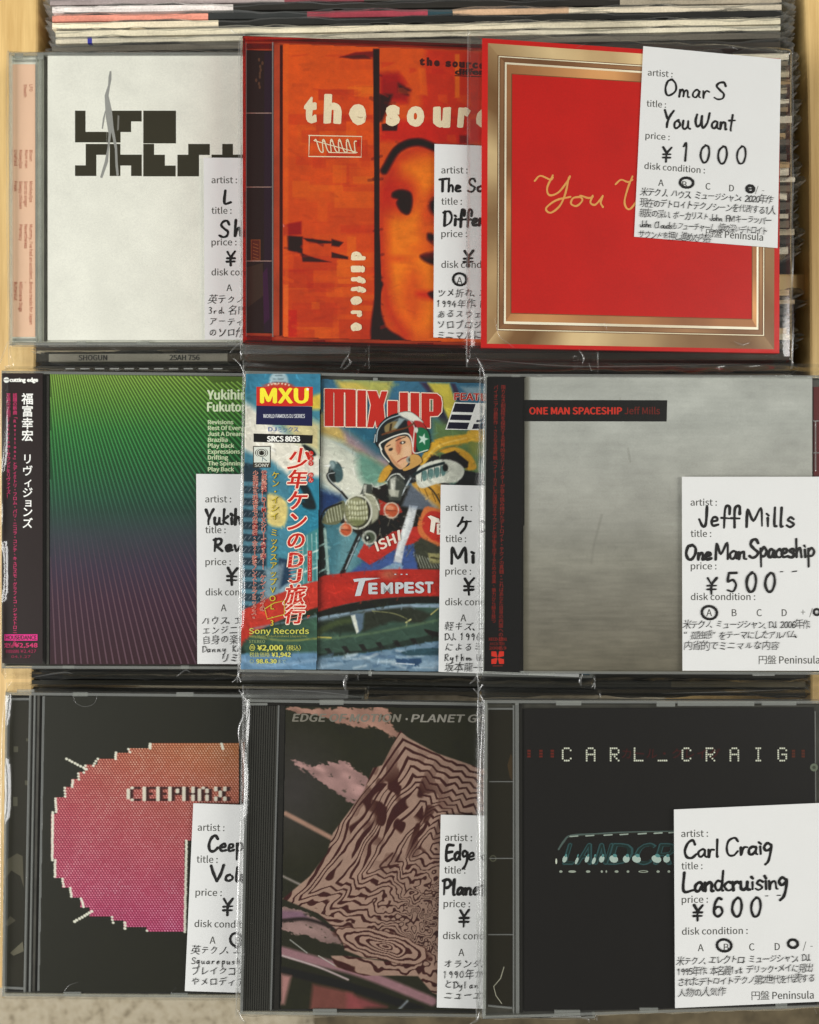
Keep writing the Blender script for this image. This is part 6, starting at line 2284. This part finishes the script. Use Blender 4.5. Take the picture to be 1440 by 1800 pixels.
mb.prism(p.pts([859, 902, 902, 857], [1248, 1248, 1768, 1770], -0.0009)[::-1], 0.0003, alb((42, 40, 30)))
spI = mb.build('spine_card', M['print'], tI)
ik = Ink(p, -0.0009 + 3e-5)
for pts_, c in (([(892, 1345), (898, 1325), (901, 1330), (901, 1375), (896, 1365)], (66, 54, 38)), ([(0, 0), (1, 0), (1, 1)], (0, 0, 0)))[:1]:
    ik.poly(pts_, c)
for pts_, c in ()and (([(884, 1345), (893, 1315), (900, 1320), (899, 1370), (890, 1365)], (84, 66, 44)), ([(880, 1400), (890, 1390), (900, 1396), (900, 1450), (896, 1440), (886, 1410)], (80, 62, 42)), ([(894, 1250), (901, 1250), (900, 1310), (896, 1300)], (54, 48, 36))):
    ik.poly(pts_, c)
ik.ell(867, 1509, 6, 6, (84, 84, 70))
ik.ell(867, 1509, 4, 4, (44, 42, 32))
ik.stroke([(886, 1700), (880, 1720), (868, 1734), (872, 1750), (882, 1764)], 1.6, (150, 148, 132), smooth=False)
ik.mb.build('spine_print', M['print'], spI)
tg, cd, hk = price_card('I', 'price card with ¥600 on the black dotted-letter cover', [(1185, 1423), (1452, 1411), (1456, 1760), (1187, 1772)], (1182, 1419), (1.02, -.014), (.008, 1.035))
hand(hk, 'Carl', 1203, 1508, 31, 4.8, INKC, width=62, rot=-.03, gap=.0)
hand(hk, 'Craig', 1276, 1504, 32, 4.8, INKC, width=82, rot=-.03, gap=.0)
hand(hk, 'Landcruising', 1200, 1568, 34, 5, INKC, width=184, rot=-.03, gap=-.02)
hand(hk, '¥', 1218, 1617, 26, 4.4, INKC, jit=.004)
hand(hk, '6', 1252, 1611, 33, 4.6, INKC, jit=.004)
hand(hk, '0', 1285, 1612, 35, 4.6, INKC, jit=.004)
hand(hk, '0', 1318, 1612, 35, 4.6, INKC, jit=.004)
hk.stroke([(1346, 1575), (1350, 1575)], 1.4, INKC)
hk.stroke([(1366, 1574), (1372, 1574)], 1.6, INKC)
ring(hk, 1273, 1662, 12, 11, 4.4)
ring(hk, 1394, 1659, 8, 7.5, 4.6)
notes(hk, ['米テクノ、エレクトロ、ミュージシャン、DJ、', '1995年作、本名義1st、デリック・メイに見出', 'されたデトロイトテクノ第2世代を代表する', '人物の人気作'], 1190, 1690, 18.6, 17, INKC, rot=-.03, width=[240, 238, 242, 84])
hk.mb.build('handwriting', M['ink'], cd)
sleeve('I', qI, 'clear plastic sleeve over the black dotted-letter disc case', ml=11, mr=8, mt=24, mb_=12, seed=9,
       creases=[([(832, 1210), (846, 1226), (852, 1250)], 5, .0009), ([(850, 1240), (844, 1400), (846, 1560), (842, 1760)], 8, .002), ([(843, 1778), (840, 1792), (826, 1800)], 5), ([(1020, 1788), (1034, 1792), (1036, 1798)], 4), ([(1430, 1768), (1436, 1782)], 4), ([(1164, 1219), (1280, 1216), (1390, 1212)], 1.6, .0003)])
